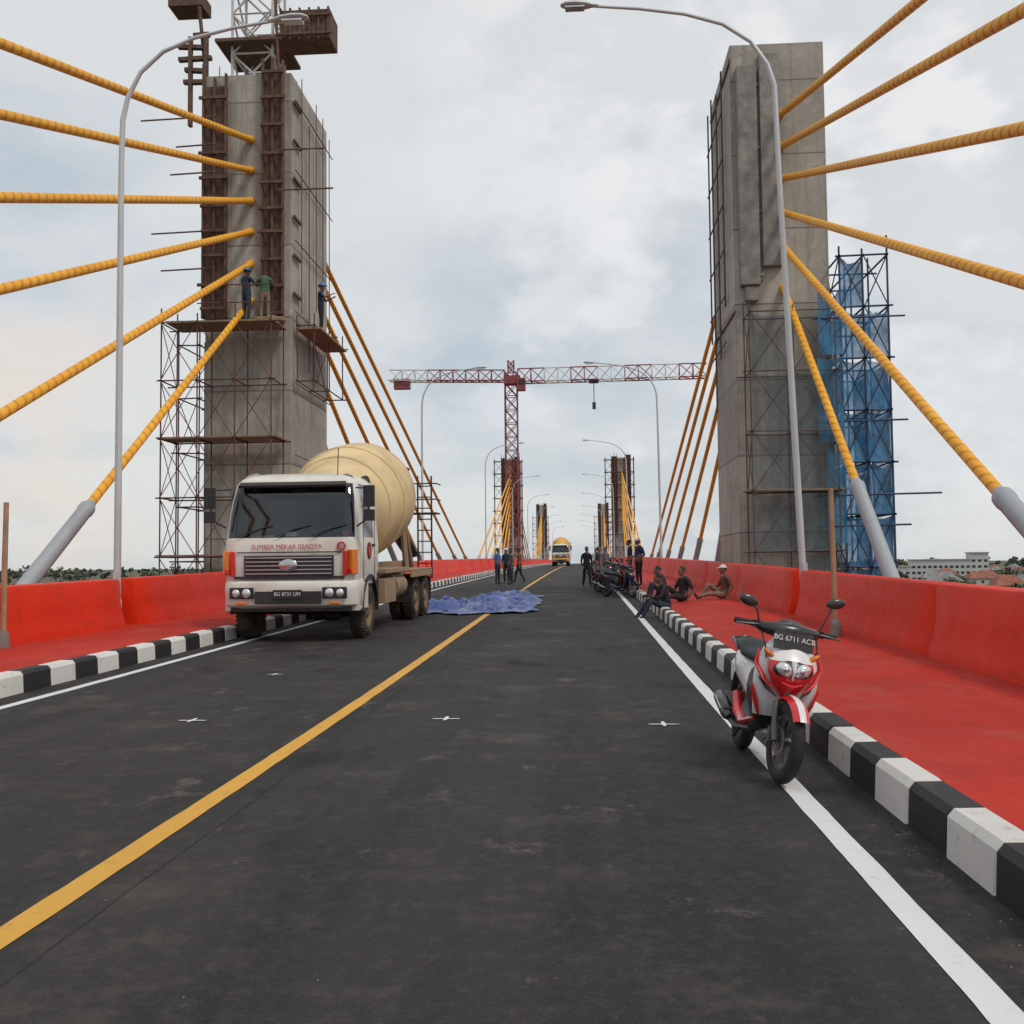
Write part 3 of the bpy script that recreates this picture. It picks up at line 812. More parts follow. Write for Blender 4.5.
for ch in t2.children:
    if ch.name.startswith(('bumper','mixer_drum')):
        for sl_ in ch.material_slots:
            if sl_.material in(TWH,TCR):
                sl_.link='OBJECT'; sl_.material=TYL

# ---------------------------------------------------------------- scooter
def scooter(A,B,name='motor_scooter',steer=0.0,plate='BG 6711 ACB'):
    e=empty(name)
    def ringxy(cx,cy,hx,hy,z,n=24,p=2.6,tilt=0):
        r=[]
        for k in range(n):
            a=2*math.pi*k/n; c,s=math.cos(a),math.sin(a)
            x=abs(c)**(2/p)*(1 if c>0 else -1)*hx; y=abs(s)**(2/p)*(1 if s>0 else -1)*hy
            r.append((cx+x,cy+y,z+tilt*y))
        return r
    def ringxz(cy,cz,hx,hz,n=20,p=2.5):
        r=[]
        for k in range(n):
            a=2*math.pi*k/n; c,s=math.cos(a),math.sin(a)
            r.append((abs(c)**(2/p)*(1 if c>0 else -1)*hx,cy,cz+abs(s)**(2/p)*(1 if s>0 else -1)*hz))
        return r
    mb=MB() # 0 A 1 B 2 black 3 seat 4 alloy 5 chrome 6 lens 7 orange 8 rubber
    L=[]
    for z,y,hx,hy in((.30,-.30,.13,.03),(.40,-.36,.18,.045),(.52,-.40,.205,.05),(.64,-.425,.22,.05),(.76,-.42,.215,.045),(.86,-.40,.17,.04),(.93,-.385,.11,.035)):
        L.append(ringxy(0,y,hx,hy,z))
    mb.loft(L,0,True,lambda i,k: 2 if 0<k<11 else (0 if i>0 else 2))
    L=[]
    for z,y,hx,hy in((.52,-.47,.02,.03),(.58,-.50,.07,.05),(.65,-.53,.125,.07),(.72,-.54,.155,.075),(.79,-.51,.15,.07),(.86,-.465,.12,.05),(.92,-.43,.07,.04)):
        L.append(ringxy(0,y,hx,hy,z,p=2.0))
    mb.loft(L,1,True,lambda i,k: 0 if (i>=4) else 1)
    mb.ell((0,-.575,.735),(.135,.045,.066),2,20,10)
    for s in(-1,1):
        mb.ell((s*.052,-.592,.738),(.068,.036,.046),6,16,9,rot=Matrix.Rotation(-s*.35,3,'Y'))
        mb.ell((s*.052,-.606,.738),(.028,.028,.026),5,12,8)
    mb.tube([(0,-.60,.67),(0,-.632,.73),(0,-.60,.80)],[.006,.012,.02],8,0,flat=.6)
    mb.tube([(-.07,-.60,.650),(0,-.618,.628),(.07,-.60,.650)],[.008,.014,.008],8,1)
    for s in(-1,1):
        mb.ell((s*.145,-.50,.825),(.055,.030,.018),7,rot=Matrix.Rotation(-s*.6,3,'Y'))
        mb.tube([(s*.09,-.545,.59),(s*.16,-.505,.65),(s*.215,-.445,.75),(s*.20,-.42,.85)],[.010,.026,.028,.008],8,1,flat=.55)
        mb.tube([(s*.15,-.40,.40),(s*.19,-.44,.50),(s*.225,-.44,.61)],[.010,.022,.008],8,1,flat=.5)
        mb.tube([(s*.075,-.54,.55),(s*.14,-.50,.60),(s*.19,-.46,.66)],[.006,.012,.005],6,2)
    L=[ringxz(-.34,.36,.15,.06),ringxz(-.2,.30,.165,.045),ringxz(.0,.30,.165,.05),ringxz(.12,.36,.15,.10)]
    mb.loft(L,2,True)
    for s in(-1,1):
        mb.tube([(s*.155,-.32,.36),(s*.175,-.1,.30),(s*.17,.1,.34),(s*.155,.3,.46)],[.02,.038,.042,.03],8,1,flat=.7)
    L=[ringxz(.02,.50,.09,.16),ringxz(.12,.55,.13,.17),ringxz(.28,.60,.145,.14),ringxz(.48,.64,.15,.115),ringxz(.68,.69,.12,.085),ringxz(.84,.75,.07,.05),ringxz(.93,.80,.03,.02)]
    mb.loft(L,0,True,lambda i,k: 1 if (i>=1 and (11<=k<=13 or 16<=k<=18)) else (2 if i==0 else 0))
    L=[ringxz(-.0,.70,.06,.03),ringxz(.06,.74,.10,.045),ringxz(.22,.755,.125,.05),ringxz(.42,.765,.14,.05),ringxz(.50,.80,.14,.055),ringxz(.72,.815,.12,.05),ringxz(.82,.82,.06,.03)]
    mb.loft(L,3,True)
    mb.tube([(-.11,.62,.77),(-.12,.84,.84),(0,.92,.86),(.12,.84,.84),(.11,.62,.77)],.014,8,2)
    mb.ell((0,.92,.74),(.07,.03,.035),1)
    mb.tube([(0,.75,.66),(0,.93,.55),(0,1.0,.40)],[.05,.06,.05],8,2,flat=.4)
    mb.box((.06,.30,.33),(.22,.34,.18),4); mb.box((.11,.50,.33),(.07,.42,.15),4)
    mb.ell((.15,.34,.33),(.03,.16,.085),2); mb.ell((.145,.60,.30),(.03,.09,.08),4)
    mb.box((.10,.50,.46),(.10,.30,.12),2)
    mb.tube([(-.05,.2,.22),(-.12,.35,.2),(-.15,.48,.24)],.02,8,4)
    mb.tube([(-.15,.44,.25),(-.155,.52,.27),(-.16,.84,.36),(-.16,.88,.37)],[.03,.055,.058,.04],12,2)
    mb.tube([(-.185,.55,.29),(-.19,.8,.36)],[.03,.03],8,5,flat=.5)
    mb.tube([(.13,.66,.33),(.12,.56,.62)],[.022,.022],8,2)
    for k in range(7):
        q=.15+.1*k; mb.rev((.13,.66,.33),(.12,.56,.62),[(q,.02),(q+.03,.034),(q+.06,.02)],n=12,m=5)
    mb.tube([(.10,.02,.26),(.22,-.02,.02),(.25,-.03,.005)],[.012,.01,.012],6,2)
    mb.tube([(-.12,.25,.2),(-.12,.4,.12)],.012,6,2); mb.tube([(.12,.25,.2),(.12,.4,.12)],.012,6,2)
    for s in(-1,1): mb.tube([(s*.15,.22,.34),(s*.25,.24,.34)],.014,6,2)
    wheel(mb,(0,.63,.27),.27,.10,8,4,5)
    mb.build('bodywork',[A,B,SBK,SEAT,ENG,CHR,LENS,ORG,RUBR],e,smooth=45)
    mb=MB()
    axp=Vector((0,-.40,.95)); axd=Vector((0,.42,.9)).normalized()
    S=Matrix.Translation(axp)@Matrix.Rotation(steer,4,axd)@Matrix.Translation(-axp)
    mb.M=S
    wheel(mb,(0,-.64,.27),.27,.085,8,4,5,disc=-1)
    for s in(-1,1):
        mb.tube([(s*.075,-.64,.27),(s*.075,-.60,.36),(s*.07,-.545,.52)],[.022,.024,.018],10,4)
    mb.box((-.075,-.56,.30),(.04,.05,.09),4)
    mb.rev((-.058,-.64,.27),(.058,-.64,.27),[(0,.278),(.12,.297),(.5,.308),(.88,.297),(1,.278)],n=16,m=1,a0=-.75,a1=.95)
    mb.rev((-.022,-.64,.27),(.022,-.64,.27),[(0,.306),(.5,.313),(1,.306)],n=16,m=0,a0=-.6,a1=.97)
    mb.tube([(0,-.55,.5),(0,-.42,.9),(0,-.38,1.0)],.03,10,2)
    L=[]
    for x,hy,hz,z,y in((-.24,.02,.02,1.0,-.33),(-.20,.04,.035,.99,-.36),(-.12,.06,.05,.985,-.39),(0,.075,.065,.985,-.41),(.12,.06,.05,.985,-.39),(.20,.04,.035,.99,-.36),(.24,.02,.02,1.0,-.33)):
        L.append([(x,y+hy*math.cos(a),z+hz*math.sin(a)) for a in[2*math.pi*k/14 for k in range(14)]])
    mb.loft(L,2,True)
    mb.ell((0,-.36,1.035),(.09,.05,.03),2)
    for s in(-1,1):
        mb.tube([(s*.2,-.34,.995),(s*.26,-.32,1.0),(s*.36,-.28,1.0)],[.014,.014,.014],8,5)
        mb.tube([(s*.25,-.325,1.0),(s*.365,-.28,1.0)],.020,10,8)
        mb.tube([(s*.22,-.36,1.0),(s*.28,-.385,.995),(s*.37,-.345,.985)],[.008,.007,.009],6,4)
        mb.box((s*.225,-.34,1.0),(.05,.05,.05),2)
        up=.035 if s>0 else -.045
        mb.tube([(s*.215,-.35,1.02),(s*.24,-.36,1.09),(s*.285,-.35,1.18+up)],.0065,6,2)
        rt=Matrix.Rotation(-s*.25,3,'Y')
        mb.ell((s*.305,-.345,1.195+up),(.070,.022,.038),2,18,9,rot=rt)
        mb.ell((s*.305,-.330,1.195+up),(.062,.012,.032),6,18,9,rot=rt)
    mb.tube([(-.2,-.36,.98),(-.17,-.44,.86),(-.13,-.42,.72)],.006,5,2)
    mb.tube([(.2,-.36,.98),(.19,-.45,.88),(.13,-.42,.74)],.006,5,2)
    mb.box((0,-.49,.925),(.275,.008,.125),2,Matrix.Rotation(-.2,3,'X'))
    mb.build('front_fork_and_handlebar',[A,B,SBK,SEAT,ENG,CHR,LENS,ORG,RUBR],e,smooth=45)
    t=text('plate_text',plate,.050,(0,0,0),(0,0,0),LETW,e)
    Mx=S@Matrix.Translation((0,-.4985,.940))@Matrix.Rotation(R(90)-.2,4,'X')
    t.location=Mx.to_translation(); t.rotation_euler=Mx.to_euler()
    return e
sc=scooter(SWH,SRD,steer=R(6))
sc.matrix_world=Matrix.Translation((1.26,7.40,rz(7.4)+.004))@Matrix.Rotation(R(3),4,'Z')@Matrix.Rotation(R(8.5),4,'Y')
s2=scooter(SBK,SBL,plate='BG 2254 KA'); s3=scooter(SBK,SRD,plate='BG 4108 ZD')
s2.matrix_world=Matrix.Translation((1.25,33.5,rz(33.5)))@Matrix.Rotation(R(40),4,'Z')@Matrix.Rotation(R(7),4,'Y')
s3.matrix_world=Matrix.Translation((1.2,35.5,rz(35.5)))@Matrix.Rotation(R(35),4,'Z')@Matrix.Rotation(R(7),4,'Y')
for k,y in enumerate((37,38.6,40.5,42.2,44.5,46.4,49,52,56,61)):
    src=s2 if k%2 else s3
    d=dup(src,(0,0,0),(0,0,0))
    d.matrix_world=Matrix.Translation((1.15+random.uniform(-.15,.15),y,rz(y)))@Matrix.Rotation(R(38+random.uniform(-14,14)),4,'Z')@Matrix.Rotation(R(7),4,'Y')

# ---------------------------------------------------------------- people
SK=Mt('skin',(.20,.105,.065),.55,var=.08); HAIR=Mt('hair',(.012,.010,.009),.6); SHOE=Mt('shoe',(.03,.027,.025),.7)
EYEW=Mt('eye_white',(.6,.58,.55),.3,var=.02)
def cloth(n,c): return Mt(n,c,.85,0,.2,9,bmp=.3,bscale=25)
SH={'navy':cloth('shirt_navy',(.025,.035,.075)),'blue':cloth('shirt_blue',(.05,.13,.32)),'grey':cloth('shirt_grey',(.13,.13,.14)),'black':cloth('shirt_black',(.018,.018,.02)),
 'green':cloth('shirt_green',(.05,.13,.07)),'white':cloth('shirt_white',(.55,.54,.52)),'jean':cloth('jeans',(.03,.04,.07)),'khaki':cloth('khaki',(.2,.15,.1)),'brown':cloth('shirt_brown',(.12,.06,.04)),'orange':cloth('vest_orange',(.6,.12,.03))}
CAPW=Mt('cap_white',(.65,.64,.62),.8); HELY=Mt('helmet_yellow',(.65,.42,.04),.35); HELW=Mt('helmet_blue',(.06,.15,.4),.35)
STAND=dict(pel=(0,0,.92),sp=(0,.0,1.08),ch=(0,.01,1.27),nb=(0,.01,1.42),nt=(0,-.01,1.50),
 ls=(.175,.01,1.37),le=(.225,.03,1.10),lw=(.23,-.04,.86),rs=(-.175,.01,1.37),re=(-.225,.03,1.10),rw=(-.23,-.04,.86),
 lh=(.09,0,.88),lk=(.105,-.02,.49),la=(.11,.02,.09),lt=(.125,-.15,.035),rh=(-.09,0,.88),rk=(-.105,-.02,.49),ra=(-.11,.02,.09),rt=(-.125,-.15,.035))
def pose(**k): d=dict(STAND); d.update(k); return d
WALK=pose(lk=(.1,-.14,.50),la=(.1,-.20,.10),lt=(.11,-.36,.05),rk=(-.1,.05,.48),ra=(-.1,.25,.14),rt=(-.1,.10,.04),lw=(.24,.06,.86),rw=(-.22,-.16,.90))
AKIM=pose(lw=(.10,-.10,.98),le=(.30,.05,1.12),rw=(-.20,-.20,1.05),re=(-.24,.02,1.12))
REACH=pose(le=(.25,-.14,1.2),lw=(.16,-.36,1.28),re=(-.25,-.12,1.22),rw=(-.14,-.36,1.34))
SITL=dict(pel=(0,0,.12),sp=(0,.04,.27),ch=(0,.06,.45),nb=(0,.05,.60),nt=(0,.02,.68),ls=(.17,.06,.55),le=(.27,.12,.32),lw=(.24,.0,.10),rs=(-.17,.06,.55),re=(-.24,-.06,.34),rw=(-.16,-.26,.33),
 lh=(.09,-.02,.11),lk=(.14,-.42,.16),la=(.14,-.82,.08),lt=(.16,-.88,.2),rh=(-.09,-.02,.11),rk=(-.14,-.36,.40),ra=(-.15,-.56,.07),rt=(-.16,-.72,.035))
SITK=dict(pel=(0,0,.13),sp=(0,-.02,.28),ch=(0,-.07,.45),nb=(0,-.12,.59),nt=(0,-.17,.66),ls=(.17,-.10,.54),le=(.24,-.22,.33),lw=(.10,-.42,.30),rs=(-.17,-.1,.54),re=(-.24,-.2,.33),rw=(-.08,-.42,.28),
 lh=(.09,-.02,.11),lk=(.15,-.42,.26),la=(.13,-.62,-.13),lt=(.14,-.78,-.20),rh=(-.09,-.02,.11),rk=(-.15,-.40,.25),ra=(-.13,-.70,-.14),rt=(-.14,-.86,-.2))
SITF=dict(SITK); SITF.update(lk=(.16,-.36,.44),la=(.13,-.42,.07),lt=(.14,-.58,.035),rk=(-.15,-.34,.42),ra=(-.13,-.46,.07),rt=(-.14,-.62,.035),lw=(.12,-.40,.42),rw=(-.10,-.40,.44))
BON=[('pel','sp','S'),('sp','ch','S'),('ch','nb','S'),('nb','nt','K'),('nb','ls','S'),('ls','le','S'),('le','lw','K'),('nb','rs','S'),('rs','re','S'),('re','rw','K'),
 ('pel','lh','P'),('lh','lk','P'),('lk','la','P'),('la','lt','F'),('pel','rh','P'),('rh','rk','P'),('rk','ra','P'),('ra','rt','F')]
RAD=dict(pel=(.15,.11),sp=(.145,.105),ch=(.165,.115),nb=(.085,.075),nt=(.055,.055),ls=(.068,.068),le=(.045,.045),lw=(.030,.026),rs=(.068,.068),re=(.045,.045),rw=(.030,.026),
 lh=(.10,.10),lk=(.062,.065),la=(.042,.045),lt=(.035,.03),rh=(.10,.10),rk=(.062,.065),ra=(.042,.045),rt=(.035,.03))
PM=D.meshes
def person(loc,face,P,shirt,pants,head='hair',name='man',longs=False,sc=1.0,turn=0):
    keys=list(P.keys()); idx={k:i for i,k in enumerate(keys)}
    me=PM.new('sk'); me.from_pydata([P[k] for k in keys],[(idx[a],idx[b]) for a,b,_ in BON],[])
    ob=D.objects.new('sk',me); C.collection.objects.link(ob)
    ob.modifiers.new('s','SKIN')
    for k in keys:
        sv=me.skin_vertices[0].data[idx[k]]; sv.radius=RAD[k]; sv.use_root=(k=='pel')
    sb=ob.modifiers.new('u','SUBSURF'); sb.levels=2; sb.render_levels=2
    dg=C.evaluated_depsgraph_get(); ev=ob.evaluated_get(dg); m2=ev.to_mesh()
    vs=[v.co.copy() for v in m2.vertices]; fs=[tuple(p.vertices) for p in m2.polygons]
    mi=[]
    seg=[(Vector(P[a]),Vector(P[b]),t,a) for a,b,t in BON]
    for p in m2.polygons:
        c=p.center; best=9;bt='S'
        for a,b,t,an in seg:
            d=b-a; q=max(0,min(1,(c-a).dot(d)/d.length_squared)); dd=(a+d*q-c).length
            if t=='K' and an in('le','re') and longs: t='S'
            if t=='S' and an=='pel' and q<.25: t='P'
            if dd<best: best=dd;bt=t
        mi.append({'S':0,'P':1,'K':2,'F':3}[bt])
    ev.to_mesh_clear(); D.objects.remove(ob); D.meshes.remove(me)
    mb=MB(); mb.add(vs,fs,mi)
    nt=Vector(P['nt']); nb=Vector(P['nb']); up=(nt-nb).normalized().lerp(Vector((0,0,1)),.6).normalized()
    hc=nt+up*.105+Vector((0,-.015,0))
    rot=Matrix.Rotation(turn,4,'Z'); mb.M=Matrix.Translation(hc)@rot
    rings=[]
    for z,rx,ry,cy in((-.118,.02,.02,-.035),(-.105,.04,.045,-.03),(-.07,.058,.075,-.01),(-.02,.068,.09,0),(.03,.073,.096,.003),(.075,.066,.085,.008),(.105,.04,.055,.01),(.118,.01,.015,.01)):
        rings.append([(rx*math.cos(a),cy+ry*math.sin(a),z) for a in[2*math.pi*k/16 for k in range(16)]])
    mb.loft(rings,2,True)
    mb.tube([(0,-.085,.012),(0,-.108,-.03),(0,-.09,-.038)],[.008,.016,.008],6,2)
    for s in(-1,1):
        mb.ell((s*.073,.005,-.01),(.012,.022,.032),2,8,6)
        mb.ell((s*.028,-.083,.005),(.013,.008,.008),5,8,5); mb.ell((s*.028,-.090,.005),(.006,.004,.006),4,6,5)
        mb.box((s*.028,-.088,.026),(.03,.008,.006),4)
    mb.ell((0,-.084,-.065),(.024,.010,.008),6,8,5)
    if head=='hair':
        mb.ell((0,.016,.03),(.080,.098,.100),4,16,8,0,1.75)
    elif head in('cap','helm','helb'):
        mb.ell((0,.02,.015),(.078,.093,.085),4,16,6,.8,1.9)
        k={'cap':7,'helm':8,'helb':9}[head]
        g=1.0 if head=='cap' else 1.25
        mb.ell((0,.006,.045),(.083*g,.103*g,.088*g),k,18,7,0,1.57)
        mb.ell((0,-.105*g,.045),(.065,.07,.012),k,14,5)
        if head!='cap': mb.rev((0,.006,.035),(0,.006,.050),[(0,.10),(0,.135),(1,.135),(1,.10)],n=20,m=k)
    mb.M=None
    for s,w,e_ in((1,'lw','le'),(-1,'rw','re')):
        W=Vector(P[w]);E=Vector(P[e_]); d=(W-E).normalized()
        side=d.cross(Vector((0,0,1)) if abs(d.z)<.8 else Vector((0,1,0))).normalized()
        if w=='lw': side=-side
        nrm=d.cross(side).normalized()
        mb.tube([W-d*.01,W+d*.035,W+d*.085],[.026,.036,.034],8,2,flat=.5)
        for f in range(4):
            o=(f-1.5)*.018; L=(.062,.075,.070,.055)[f]
            b0=W+d*.078+side*o
            mb.tube([b0,b0+d*L*.5+nrm*.006,b0+d*L*.85+nrm*.022],[.0095,.0088,.007],6,2)
        b0=W+d*.03+side*-.032
        mb.tube([b0,b0+d*.03-side*.02,b0+d*.055-side*.022+nrm*.012],[.012,.010,.008],6,2)
    lip=Mt('lips',(.22,.08,.06),.5) if 'lips' not in D.materials else D.materials['lips']
    o=mb.build(name,[SH[shirt],SH[pants],SK,SHOE,HAIR,EYEW,lip,CAPW,HELY,HELW],smooth=70)
    o.location=loc; o.rotation_euler=(0,0,face); o.scale=(sc,sc,sc)
    return o
def on(x,y,dz=0): return (x,y,rz(y)+dz)
person(on(-3.95,47.5),R(60),AKIM,'blue','jean'); person(on(-3.6,48.6),R(-20),STAND,'navy','black','cap'); person(on(-3.25,47),R(-70),STAND,'grey','jean',longs=True); person(on(-3.0,49),R(-100),WALK,'brown','black')
person(on(.25,42),R(15),WALK,'black','black','hair',longs=True)
person(on(.8,47),R(70),STAND,'navy','jean'); person(on(1.95,40,.24),R(-90),STAND,'black','jean'); person(on(1.3,53),R(30),STAND,'grey','black'); person(on(.9,60),R(0),WALK,'white','jean'); person(on(2.1,36.5,.24),R(-60),AKIM,'navy','black','cap')
person(on(1.98,23.4,.14),R(-80),SITK,'black','jean',longs=True)
person(on(2.55,25.6,.23),R(-60),SITL,'black','black','hair')
person(on(2.3,27.8,.23),R(-80),SITF,'navy','jean','hair')
person(on(3.75,26.8,.235),R(-75),SITL,'brown','khaki','cap')
person((-10.25,30.1,9.05),R(150),REACH,'navy','jean','helb',name='construction_worker'); person((-9.7,30.2,9.05),R(200),REACH,'green','khaki','hair',name='construction_worker',longs=True)
person((-8.5,32.4,9.15),R(100),REACH,'navy','black','helb',name='construction_worker')

# ---------------------------------------------------------------- tarpaulin
mb=MB(); nx,ny=60,110;vs=[];fs=[]
for j in range(ny+1):
    for i in range(nx+1):
        u=i/nx;v=j/ny
        y=24.9+v*9.0; w=3.0-1.4*v+.7*noise.noise(Vector((0,v*4,3))); cx=-2.95+v*.9+.5*noise.noise(Vector((5,v*3,1)))
        x=cx+(u-.5)*w
        h=abs(noise.noise(Vector((x*1.1,y*.9,0))))*.36+abs(noise.noise(Vector((x*3.1,y*2.2,4))))*.20+abs(noise.noise(Vector((x*7,y*5,9))))*.09
        ed=min(1,min(u,1-u,v,1-v)*9)
        y+=noise.noise(Vector((x*1.5,v*3,8)))*.7
        vs.append((x+noise.noise(Vector((x*2,y*2,2)))*.3,y,rz(y)+.012+h*(.2+.8*ed)))
for j in range(ny):
    for i in range(nx): fs.append((j*(nx+1)+i,j*(nx+1)+i+1,(j+1)*(nx+1)+i+1,(j+1)*(nx+1)+i))
mb.add(vs,fs,0); mb.build('tarpaulin',[TARP],smooth=18,recalc=False)

# ---------------------------------------------------------------- land, houses, trees
m,nt,b=base('land'); p=N(nt,'ShaderNodeNewGeometry').outputs['Position']
c=mixc(nt,ramp(nt,noi(nt,p,.006,8,.6),.4,.62),(.06,.08,.045),(.13,.11,.08)); nt.links.new(c,b.inputs['Base Color']); b.inputs['Roughness'].default_value=.95
mb=MB(); S=9000; mb.add([(-S,-S,GZ),(S,-S,GZ),(S,S,GZ),(-S,S,GZ)],[(0,1,2,3)]); mb.build('ground',[m],smooth=0,recalc=False)
HW=[Mt('house_wall',(.42,.4,.36),.9),Mt('house_wall_b',(.33,.28,.22),.9),Mt('house_wall_c',(.5,.5,.48),.9)]
HR=[Mt('roof_red',(.26,.095,.065),.85,var=.3,scale=.5),Mt('roof_brown',(.15,.085,.065),.85,var=.3,scale=.5),Mt('roof_grey',(.2,.2,.2),.7,var=.3,scale=.5)]
WIN=Mt('house_window',(.03,.035,.04),.2)
def housemesh(w,d,h,rh,wm,rm):
    mb=MB(); mb.box((0,0,h/2-1.5),(w,d,h+3),0)
    ov=.6; a,c_=w/2+ov,d/2+ov; k=a*.45
    mb.add([(-a,-c_,h-.1),(a,-c_,h-.1),(a,c_,h-.1),(-a,c_,h-.1),(-k,0,h+rh),(k,0,h+rh)],[(0,1,5,4),(1,2,5),(2,3,4,5),(3,0,4),(0,3,2,1)],1)
    st=max(1,int(h/3))
    for f in range(st):
        n=max(2,int(w/3))
        for i in range(n):
            x=-w/2+(i+.5)*w/n
            for s in(-1,1):
                if f==0 and i==n//2: mb.box((x,s*(d/2+.01),1.05),(1.0,.06,2.1),2)
                else: mb.box((x,s*(d/2+.01),f*3+1.7),(1.2,.06,1.2),2)
        for s in(-1,1): mb.box((s*(w/2+.01),0,f*3+1.7),(.06,1.4,1.2),2)
    me=mb.build('tmp',[wm,rm,WIN],smooth=0); md=me.data; D.objects.remove(me); return md
hms=[housemesh(random.choice((9,11,13)),random.choice((8,9,10)),random.choice((3.4,4,6.4)),random.uniform(2.2,3.4),HW[i%3],HR[(0,0,1,2,0,1,0)[i%7]]) for i in range(7)]
for k in range(240):
    right=k%5!=0
    dist=random.uniform(.0,1)**.8*900+230
    r=random.uniform(.20,.62) if right else -random.uniform(.25,.85)
    x=r*dist; y=dist
    if not right: y=dist+250; x=r*y
    o=D.objects.new('house',random.choice(hms)); C.collection.objects.link(o)
    o.location=(x,y,GZ+(2.5 if right else 0)); o.rotation_euler=(0,0,random.choice((0,math.pi/2))+random.uniform(-.25,.25))
mb=MB()
for (bx,w,h) in((0,34,17),(22,10,21),(-21,8,13)):
    mb.box((bx,0,h/2),(w,18,h),0); mb.box((bx,0,h+.3),(w+1.2,19.2,.6),1)
    for f in range(int(h/3.6)):
        n=int(w/3)
        for i in range(n): mb.box((bx-w/2+(i+.5)*w/n,-9.03,f*3.6+2),(1.9,.1,1.5),2)
o=mb.build('office_building',[HW[2],HW[0],WIN],smooth=0,recalc=True); o.location=(222,640,GZ); o.rotation_euler=(0,0,R(-12))
LEAF=Mt('foliage',(.065,.085,.05),.8,0,.5,.15,world=True)
BARK=Mt('bark',(.09,.07,.05),.9)
def forest(pts,name):
    mb=MB()
    vs=[];fs=[]
    for (x,y,h,n,q) in pts:
        mb.tube([(x,y,GZ),(x+.2,y,GZ+h*.3),(x,y+.2,GZ+h*.6)],[h*.03,h*.02,h*.01],5,1,False)
        for k in range(3):
            a=random.uniform(0,6.28); mb.tube([(x,y,GZ+h*.35),(x+math.cos(a)*h*.2,y+math.sin(a)*h*.2,GZ+h*.65)],[h*.012,h*.005],4,1,False)
        rw=h*random.uniform(.3,.45)
        cl=[(random.gauss(0,.45)*rw,random.gauss(0,.45)*rw,h*random.uniform(.42,.92),rw*random.uniform(.3,.55)) for _ in range(7)]
        for k in range(n):
            cx,cy,cz,cr=random.choice(cl)
            d=Vector((random.gauss(0,1),random.gauss(0,1),random.gauss(0,1))).normalized()*cr*random.uniform(.6,1.05)
            c=Vector((x+cx,y+cy,GZ+cz))+Vector((d.x,d.y,d.z*.75))
            nrm=(d.normalized()+Vector((random.uniform(-.6,.6),random.uniform(-.6,.6),random.uniform(-.3,.8)))).normalized()
            u=nrm.orthogonal().normalized(); w=nrm.cross(u); s=q*random.uniform(.5,1.1)
            o=len(vs)
            vs+=[c+u*s,c+w*s*.7,c-u*s,c-w*s*.7]; fs.append((o,o+1,o+2,o+3))
    mb.add(vs,fs,0)
    mb.build(name,[LEAF,BARK],smooth=0,recalc=False)
pts=[]
for k in range(260):
    r=random.uniform(.2,.65); d=random.uniform(240,1000)
    pts.append((r*d,d,random.uniform(6,12),70,1.3))
for k in range(150):
    r=-random.uniform(.25,.9); d=random.uniform(350,1200); pts.append((r*d,d,random.uniform(7,14),60,1.5))
forest(pts,'distant_trees')
pts=[]
for k in range(900):
    r=random.uniform(-1.1,.9); d=random.uniform(1100,2600); pts.append((r*d,d,random.uniform(9,19)*(1 if random.random()<.9 else 1.5),30,3.4))
forest(pts,'distant_trees')

# ---------------------------------------------------------------- world
w=D.worlds.new('World'); scene.world=w; w.use_nodes=True; nt=w.node_tree
for n in list(nt.nodes): nt.nodes.remove(n)
SE,SR=R(52),R(130)
out=N(nt,'ShaderNodeOutputWorld')
sky=N(nt,'ShaderNodeTexSky',sky_type='NISHITA'); sky.sun_disc=False; sky.sun_elevation=SE; sky.sun_rotation=SR
bg1=N(nt,'ShaderNodeBackground'); nt.links.new(sky.outputs[0],bg1.inputs[0]); bg1.inputs[1].default_value=.10
tc=N(nt,'ShaderNodeTexCoord').outputs['Generated']
sp=N(nt,'ShaderNodeSeparateXYZ'); nt.links.new(tc,sp.inputs[0])
zz=math_(nt,'MAXIMUM',sp.outputs[2],0.0)
den=math_(nt,'ADD',zz,.35)
cb=N(nt,'ShaderNodeCombineXYZ'); nt.links.new(math_(nt,'DIVIDE',sp.outputs[0],den),cb.inputs[0]); nt.links.new(math_(nt,'DIVIDE',sp.outputs[1],den),cb.inputs[1])
nt.links.new(math_(nt,'MULTIPLY',zz,1.5),cb.inputs[2])
v=cb.outputs[0]
n1=noi(nt,v,1.5,8,.5); n2=noi(nt,v,4.0,10,.58); n3=noi(nt,v,.8,4,.5)
nn=math_(nt,'ADD',math_(nt,'MULTIPLY',n1,.65),math_(nt,'MULTIPLY',n2,.35))
f=ramp(nt,nn,.41,.56)
c=mixc(nt,f,(.50,.585,.65),(.80,.81,.81))
f3=ramp(nt,n3,.40,.62)
c=mixc(nt,math_(nt,'MULTIPLY',f3,.5),c,(.72,.745,.76))
n5=noi(nt,tc,7.0,9,.55,(1,1,1.6)); n6=noi(nt,tc,2.2,3,.5,(1,1,1.8))
dr=N(nt,'ShaderNodeVectorMath',operation='DOT_PRODUCT'); nt.links.new(tc,dr.inputs[0]); dr.inputs[1].default_value=Vector((.34,.9,.34)).normalized()
edge=ramp(nt,math_(nt,'ADD',math_(nt,'MULTIPLY',n5,.6),math_(nt,'MULTIPLY',n6,.5)),.52,.58)
cf=math_(nt,'MULTIPLY',ramp(nt,dr.outputs['Value'],.84,.95),edge)
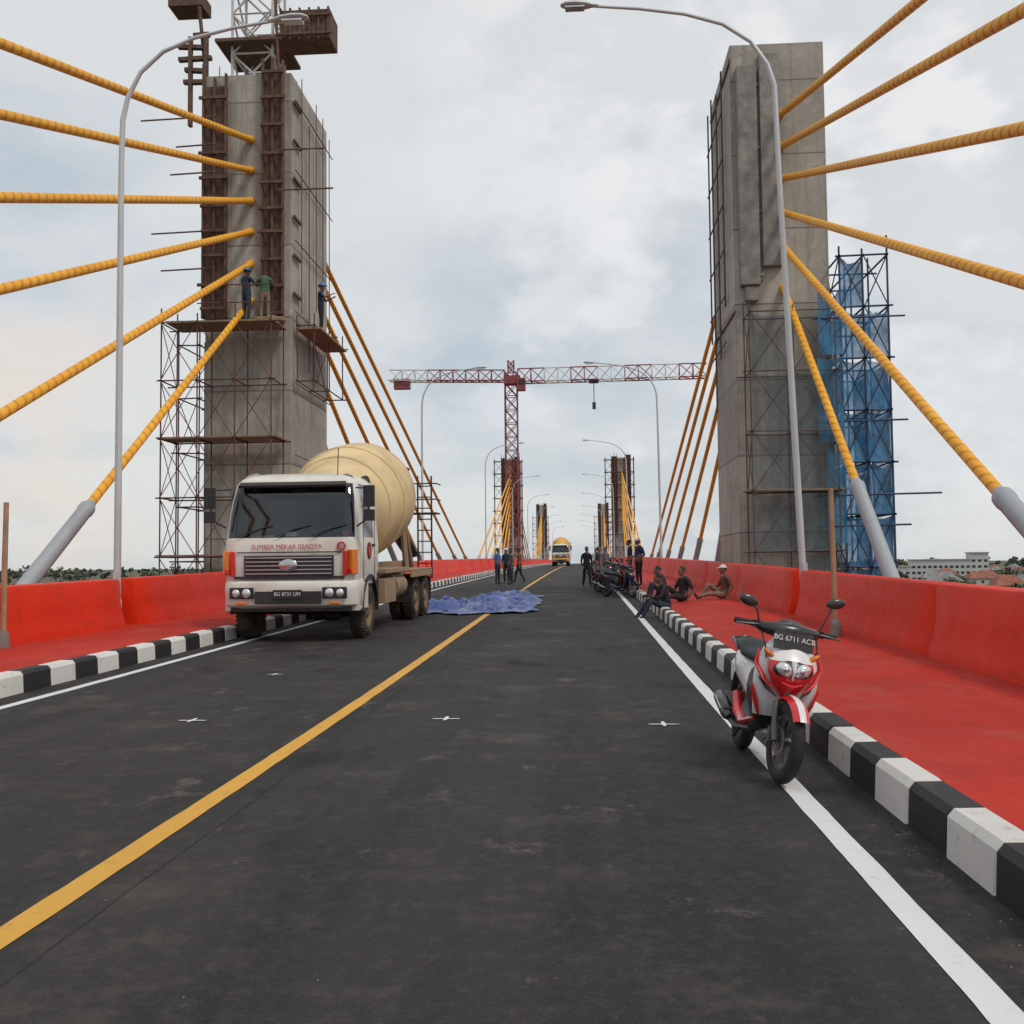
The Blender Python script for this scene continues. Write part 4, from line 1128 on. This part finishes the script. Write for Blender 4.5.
c=mixc(nt,math_(nt,'MULTIPLY',cf,.8),c,mixc(nt,ramp(nt,n5,.42,.62),(.68,.70,.73),(.93,.93,.93)))
hor=math_(nt,'POWER',math_(nt,'SUBTRACT',1.0,zz),9.0)
c=mixc(nt,math_(nt,'MULTIPLY',hor,.45),c,(.62,.645,.665))
dt=N(nt,'ShaderNodeVectorMath',operation='DOT_PRODUCT'); nt.links.new(tc,dt.inputs[0]); dt.inputs[1].default_value=Vector((-.53,.84,.12)).normalized()
wf=ramp(nt,dt.outputs['Value'],.980,.999)
c=mixc(nt,math_(nt,'MULTIPLY',math_(nt,'MULTIPLY',wf,ramp(nt,n5,.40,.58)),.7),c,(.84,.73,.64))
bg2=N(nt,'ShaderNodeBackground'); nt.links.new(c,bg2.inputs[0]); bg2.inputs[1].default_value=1.0
mx=N(nt,'ShaderNodeMixShader'); mx.inputs[0].default_value=.9
nt.links.new(bg1.outputs[0],mx.inputs[1]); nt.links.new(bg2.outputs[0],mx.inputs[2]); nt.links.new(mx.outputs[0],out.inputs[0])
l=D.lights.new('sun','SUN'); l.energy=1.5; l.angle=R(12); l.color=(1,.90,.78)
lo=D.objects.new('sun',l); C.collection.objects.link(lo)
az=SR
sd=Vector((math.sin(az)*math.cos(SE),math.cos(az)*math.cos(SE),math.sin(SE)))
lo.rotation_mode='QUATERNION'; lo.rotation_quaternion=sd.to_track_quat('Z','Y')

# ---------------------------------------------------------------- camera
cam=D.cameras.new('camera'); co=D.objects.new('camera',cam); C.collection.objects.link(co)
cam.sensor_width=36; cam.lens=35.2; cam.clip_end=20000; cam.clip_start=.1
psi,phi,rho=R(3.89),R(2.95),R(.6)
fw=Vector((-math.sin(psi)*math.cos(phi),math.cos(psi)*math.cos(phi),math.sin(phi)))
r0=Vector((math.cos(psi),math.sin(psi),0)); u0=r0.cross(fw)
r=r0*math.cos(rho)-u0*math.sin(rho); u=u0*math.cos(rho)+r0*math.sin(rho)
mm=Matrix((( r.x,u.x,-fw.x,0),(r.y,u.y,-fw.y,0),(r.z,u.z,-fw.z,1.5),(0,0,0,1)))
co.matrix_world=mm
scene.camera=co
